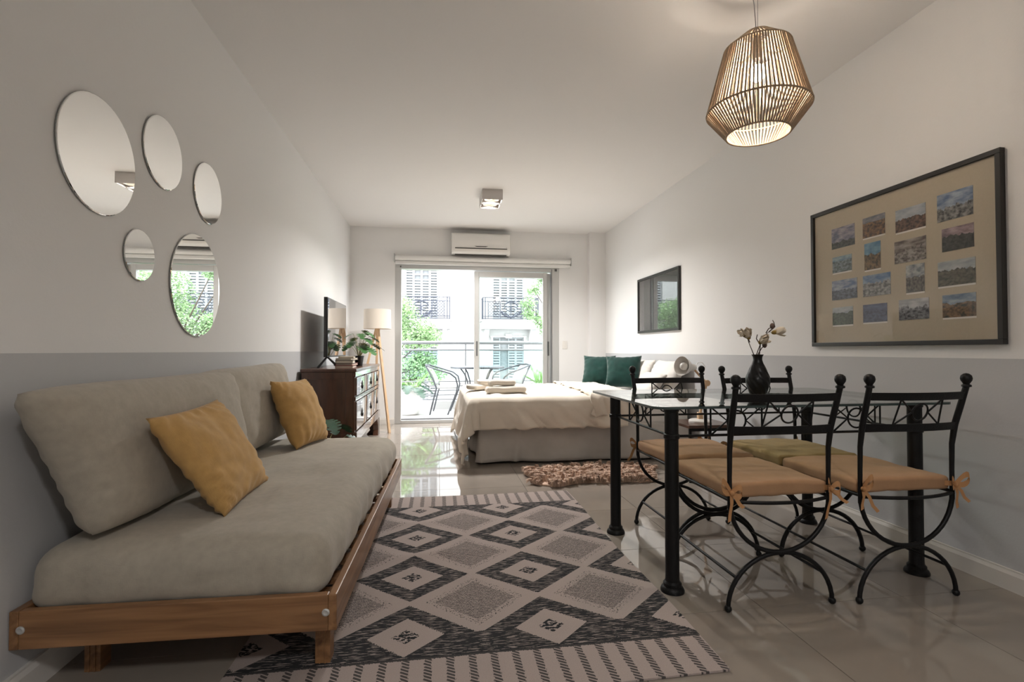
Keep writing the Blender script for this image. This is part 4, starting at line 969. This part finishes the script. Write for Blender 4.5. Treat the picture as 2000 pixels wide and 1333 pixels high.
# planters
pa = thing('planter', 'large rounded white planter with fern and monstera at the left of the balcony', 'plant', (-.44, 7.80, 0))
MB().lathe([(.13, 0), (.17, .03), (.20, .15), (.205, .28), (.19, .40), (.18, .40), (.185, .36)], n=40).build('pot', M['pot'], pa, smooth=40)
MB().lathe([(.001, .36), (.186, .36)], n=30, cap=False).build('soil', M['soil'], pa)
potted(pa, ((-.3, .35, .18, 1.2), (-1.0, .15, .20, 1.3), (-1.6, .5, .15, 1.1), (.5, .6, .2, 1.0), (-2.2, .4, .18, 1.1)), M['leaf'], (0, 0, .36), .005, 1, mod_me)
def frond_mesh(L_=.34):
    mm = MB()
    for i in range(12):
        t = .12 + .85*i/12; l_ = .085*sin(pi*min(.96, t*.8 + .18))
        for sg in (-1, 1):
            y = t*L_; z = -.22*L_*t*t
            mm.add([(0, y - .006, z), (sg*l_*.55, y + .016, z - .004), (sg*l_, y + .035, z - .022), (sg*l_*.45, y + .002, z - .006)], [(0, 1, 2, 3) if sg < 0 else (3, 2, 1, 0)])
    mm.tube([(0, 0, 0), (0, L_*.5, -.055*L_), (0, L_, -.22*L_)], .0025, 5)
    return mm
lfm = mat('bright_leaf', (.16, .36, .08), .5, var=.4, vscale=(6,6,6))
frd = frond_mesh().build('frond', lfm); frm = frd.data; bpy.data.objects.remove(frd)
def fronds(t, base, specs):
    for (az, el, sc) in specs:
        lf = bpy.data.objects.new('frond', frm); COL.objects.link(lf); lf.parent = t
        fwd = Vector((cos(az)*cos(el), sin(az)*cos(el), sin(el))); xa = fwd.cross(Vector((0, 0, 1))).normalized(); up = xa.cross(fwd)
        mt = Matrix((xa, fwd, up)).transposed().to_4x4(); mt.translation = Vector(base); lf.matrix_local = mt @ Matrix.Scale(sc, 4)
fronds(pa, (-.06, 0, .36), [(k*.9 + 2, .5 + .25*(k % 2), .8) for k in range(7)])
fronds(pa, (.10, .05, .40), [(.3, 1.05, 1.1), (.9, .9, 1.0)])
pb = thing('planter', 'small white planter with a leafy palm at the right of the balcony', 'plant', (1.62, 8.0, 0))
MB().lathe([(.06, .30), (.10, .33), (.13, .45), (.125, .45), (.12, .43)], n=30).build('pot', M['pot'], pb, smooth=40)
MB().lathe([(.10, 0), (.10, .02), (.02, .03), (.02, .29), (.09, .30)], n=24).build('stand', M['patio'], pb, smooth=40)
MB().lathe([(.001, .42), (.121, .43)], n=24, cap=False).build('soil', M['soil'], pb)
fronds(pb, (0, 0, .42), [(k*1.1, .7 + .3*(k % 3), 1.05) for k in range(12)])

# ------------------------------------------------------------------ the building across the street
struct(MB().box(-30, 34, 8.6, 19.6, -4.3, -4.2).build('street', M['asphalt']))
bd_ = thing('opposite_building', 'white rendered apartment building with iron balconies across the street', 'building', (0, 19.7, -4.2))
FZ = 4.2
MB().box(-16, 20, .25, 3, 0, 13).build('wall', M['facade'], bd_)
cols = [-.645 + 3.395*k for k in range(-4, 6)]
fac = MB()
for x in (cols):   # piers between window recesses at two floors
    pass
edges = []
for c in cols: edges += [c - .62, c + .62]
xs = [-16] + edges + [20]
for i in range(0, len(xs), 2): fac.box(xs[i], xs[i+1], 0, .25, 0, 13)
for c in cols: fac.box(c - .62, c + .62, 0, .25, 1.52 + FZ, 2.15 + FZ).box(c - .62, c + .62, 0, .25, 4.75 + FZ, 13).box(c - .62, c + .62, 0, .25, 0, -1.6 + FZ)
fac.build('facade', M['facade'], bd_)
def shutters(c, z0_, z1_, openleft=False):
    w_ = MB().box(c - .62, c + .62, .20, .248, z0_, z1_).build('window_opening', M['dark_opening'], bd_)
    for k in range(4):
        if openleft and k == 1: continue
        xa = c - .62 + .31*k; s_ = MB()
        s_.box(xa + .004, xa + .04, .10, .14, z0_, z1_).box(xa + .27, xa + .306, .10, .14, z0_, z1_).box(xa + .04, xa + .27, .10, .14, z0_, z0_ + .07).box(xa + .04, xa + .27, .10, .14, z1_ - .07, z1_)
        z = z0_ + .08
        while z < z1_ - .1:
            gap = .62 < (z - z0_)/(z1_ - z0_) < .76 and k in (1, 2) and z0_ > FZ + 1
            if not gap or round((z - z0_ - .08)/.105) % 2 == 0:
                s_.add([(xa + .04, .10, z), (xa + .27, .10, z), (xa + .27, .135, z + .062), (xa + .04, .135, z + .062), (xa + .04, .108, z - .004), (xa + .27, .108, z - .004), (xa + .27, .143, z + .058), (xa + .04, .143, z + .058)], [(0,1,2,3),(7,6,5,4),(0,4,5,1),(2,6,7,3)])
            z += .105
        s_.build('shutter_leaf', M['shutter'], bd_)
def far_balcony(c):
    b = MB().box(c - 1.10, c + 1.10, -.72, 0, 1.80 + FZ, 2.15 + FZ).box(c - 1.14, c + 1.14, -.76, 0, 2.10 + FZ, 2.16 + FZ).build('balcony_slab', M['facade'], bd_)
    for q in (-.98, .80): MB().prism([(0, 1.30 + FZ), (-.12, 1.34 + FZ), (-.30, 1.60 + FZ), (-.55, 1.80 + FZ), (0, 1.80 + FZ)], 'x', c + q, c + q + .18).build('corbel', M['facade'], b)
    r = MB(); z0_, z1_ = 2.20 + FZ, 3.0 + FZ; y = -.68
    def bar(p, q, t=.012): r.tube([p, q], t, 5)
    for z in (z0_, z0_ + .08, z1_ - .15, z1_): bar((c - 1.07, y, z), (c + 1.07, y, z), .014)
    for x in (-1.07, -.98, .98, 1.07): bar((c + x, y, z0_ - .04), (c + x, y, z1_ + .02), .018)
    for x in (-.87, -.40, .40, .87): bar((c + x, y, z0_), (c + x, y, z1_ - .15), .014)
    n_ = 5
    for (xa, xb) in ((-.87, -.40), (.40, .87)):   # diagonal lattice
        za, zb_ = z0_ + .08, z1_ - .15; W_, H_ = xb - xa, zb_ - za; st = W_/4
        for k in range(-5, 6):
            for sg in (1, -1):
                pts = []
                for t in (0, 1):
                    pass
                x_s = xa + k*st if sg > 0 else xb - k*st
                # line x = x_s + sg*s, z = za + s ; clip to the panel
                s0, s1 = 0, H_
                lo, hi = ((xa - x_s), (xb - x_s)) if sg > 0 else ((x_s - xb), (x_s - xa))
                s0 = max(s0, lo); s1 = min(s1, hi)
                if s1 - s0 > .02: bar((c + x_s + sg*s0, y, za + s0), (c + x_s + sg*s1, y, za + s1), .010)
    for k in range(13):                            # running scroll under the handrail
        x = -.9 + .15*k; r.tube([(c + x, y, z1_ - .14), (c + x + .02, y, z1_ - .06), (c + x + .08, y, z1_ - .02), (c + x + .11, y, z1_ - .05)], .010, 5)
    zc = (z0_ + z1_)/2 - .05                        # central scrollwork wreath
    r.tube([(c + .36*cos(a), y, zc - .02 + .27*sin(a)) for a in [pi*1.08 + pi*.84*k/20 for k in range(21)]], .034, 6); r.tube([(c + .30*cos(a), y, zc + .02 + .26*sin(a)) for a in [pi*.1 + pi*.8*k/16 for k in range(17)]], .022, 6)
    for k in range(9): a = pi*1.1 + pi*.8*k/8; r.ball((c + .36*cos(a), y, zc - .02 + .27*sin(a)), .05, 6, 4)
    for sg in (-1, 1):
        r.tube([(c + sg*(.05 + .13*(1 - q))*cos(q*7)*1.0 + sg*.10, y, zc + .13*(1 - q)*sin(q*7)) for q in [k/16 for k in range(16)]], .016, 5)
        r.tube([(c + sg*.06, y, zc - .25), (c + sg*.22, y, zc - .12), (c + sg*.33, y, zc - .22), (c + sg*.36, y, zc - .05)], .022, 5)
        for z in (z0_, z1_): r.tube([(c + sg*1.07, y, z), (c + sg*1.07, 0, z)], .014, 5)
        for q in range(1, 6): r.tube([(c + sg*1.07, y + .11*q, z0_), (c + sg*1.07, y + .11*q, z1_)], .009, 5)
    r.tube([(c, y, zc - .28), (c, y, zc + .30)], .016, 5)
    o = r.build('balcony_railing', M['iron_far'], bd_, smooth=60); o['kind'] = 'stuff'
for i, c in enumerate(cols):
    shutters(c, 2.16 + FZ, 4.75 + FZ); far_balcony(c)
    shutters(c, -1.6 + FZ, 1.52 + FZ, True)
    MB().box(c - .74, c + .74, -.07, 0, 1.50 + FZ, 1.56 + FZ).box(c - .70, c - .62, -.05, 0, .85 + FZ, 1.50 + FZ).box(c + .62, c + .70, -.05, 0, .85 + FZ, 1.50 + FZ).box(c - .12, c + .12, -.09, 0, 1.46 + FZ, 1.64 + FZ).box(c - .62, c + .62, .06, .18, .98 + FZ, 1.02 + FZ).build('window_surround', M['facade'], bd_)
# street trees
def tree(label, x, y, blobs, nleaf, seed, trunk):
    t = thing('street_tree', label, 'tree', (x, y, -4.2), 0, 'street trees in front of the building'); R_ = random.Random(seed); mm = MB()
    tot = sum(b[3]**2 for b in blobs)
    for (bx, by, bz, br_) in blobs:
        for _ in range(int(nleaf*br_**2/tot)):
            d = Vector((R_.gauss(0, 1), R_.gauss(0, 1), R_.gauss(0, 1))).normalized() * br_ * R_.random()**.45
            p = Vector((bx - x, by - y, bz + 4.2)) + Vector((d.x, d.y, d.z*.8))
            l_ = R_.uniform(.05, .085); e = Euler((R_.uniform(-1.0, 1.0), R_.uniform(-1, 1), R_.uniform(0, 2*pi))).to_matrix()
            mm.add([p + e @ Vector(v) for v in ((0, 0, 0), (l_*.28, l_*.45, .008), (0, l_, -.01), (-l_*.28, l_*.45, .008))], [(0, 1, 2, 3)])
    o = mm.build('foliage', M['leafout'], t); o['kind'] = 'stuff'
    MB().tube([(0, 0, 0), (.05, 0, 2.2), (trunk[0][0] - x, 0, trunk[0][2] + 4.2)], [.12, .10, .06], 10).build('trunk', M['twig'], t, smooth=60)
    for b in blobs:
        a = Vector((trunk[0][0] - x, 0, trunk[0][2] + 4.2)); q = Vector((b[0] - x, b[1] - y, b[2] + 4.2))
        MB().tube([a, a.lerp(q, .5) + Vector((0, 0, .12)), q], [.03, .018, .008], 6).build('branch', M['twig'], t, smooth=60)
tree('leafy street tree seen through the left half of the balcony door', -1.4, 11.2, [(-1.35, 11.2, 1.7, .75), (-.55, 11.1, 1.35, .52), (-.22, 11.0, 1.28, .33), (-.85, 11.1, 1.85, .42), (-.95, 11.2, .55, .55), (-.35, 11.0, .65, .36), (-.05, 11.0, .42, .24), (-.62, 11.1, .2, .3), (-1.9, 11.4, .9, .9), (-.3, 11.2, .75, .3)], 14000, 5, [(-1.4, 0, 0)])
tree('leafy street tree whose twigs cross the right half of the balcony door', 3.4, 11.3, [(2.12, 11.0, 2.32, .17), (1.98, 11.0, 2.02, .20), (2.02, 11.0, 1.78, .18), (2.32, 11.1, 1.62, .22), (2.30, 11.0, 2.55, .20), (2.45, 11.1, 1.45, .22), (3.2, 11.3, 1.5, .72), (3.6, 11.4, 2.2, .8), (3.0, 11.2, .8, .6), (4.2, 11.4, 1.4, .9)], 14000, 6, [(3.4, 0, .2)])
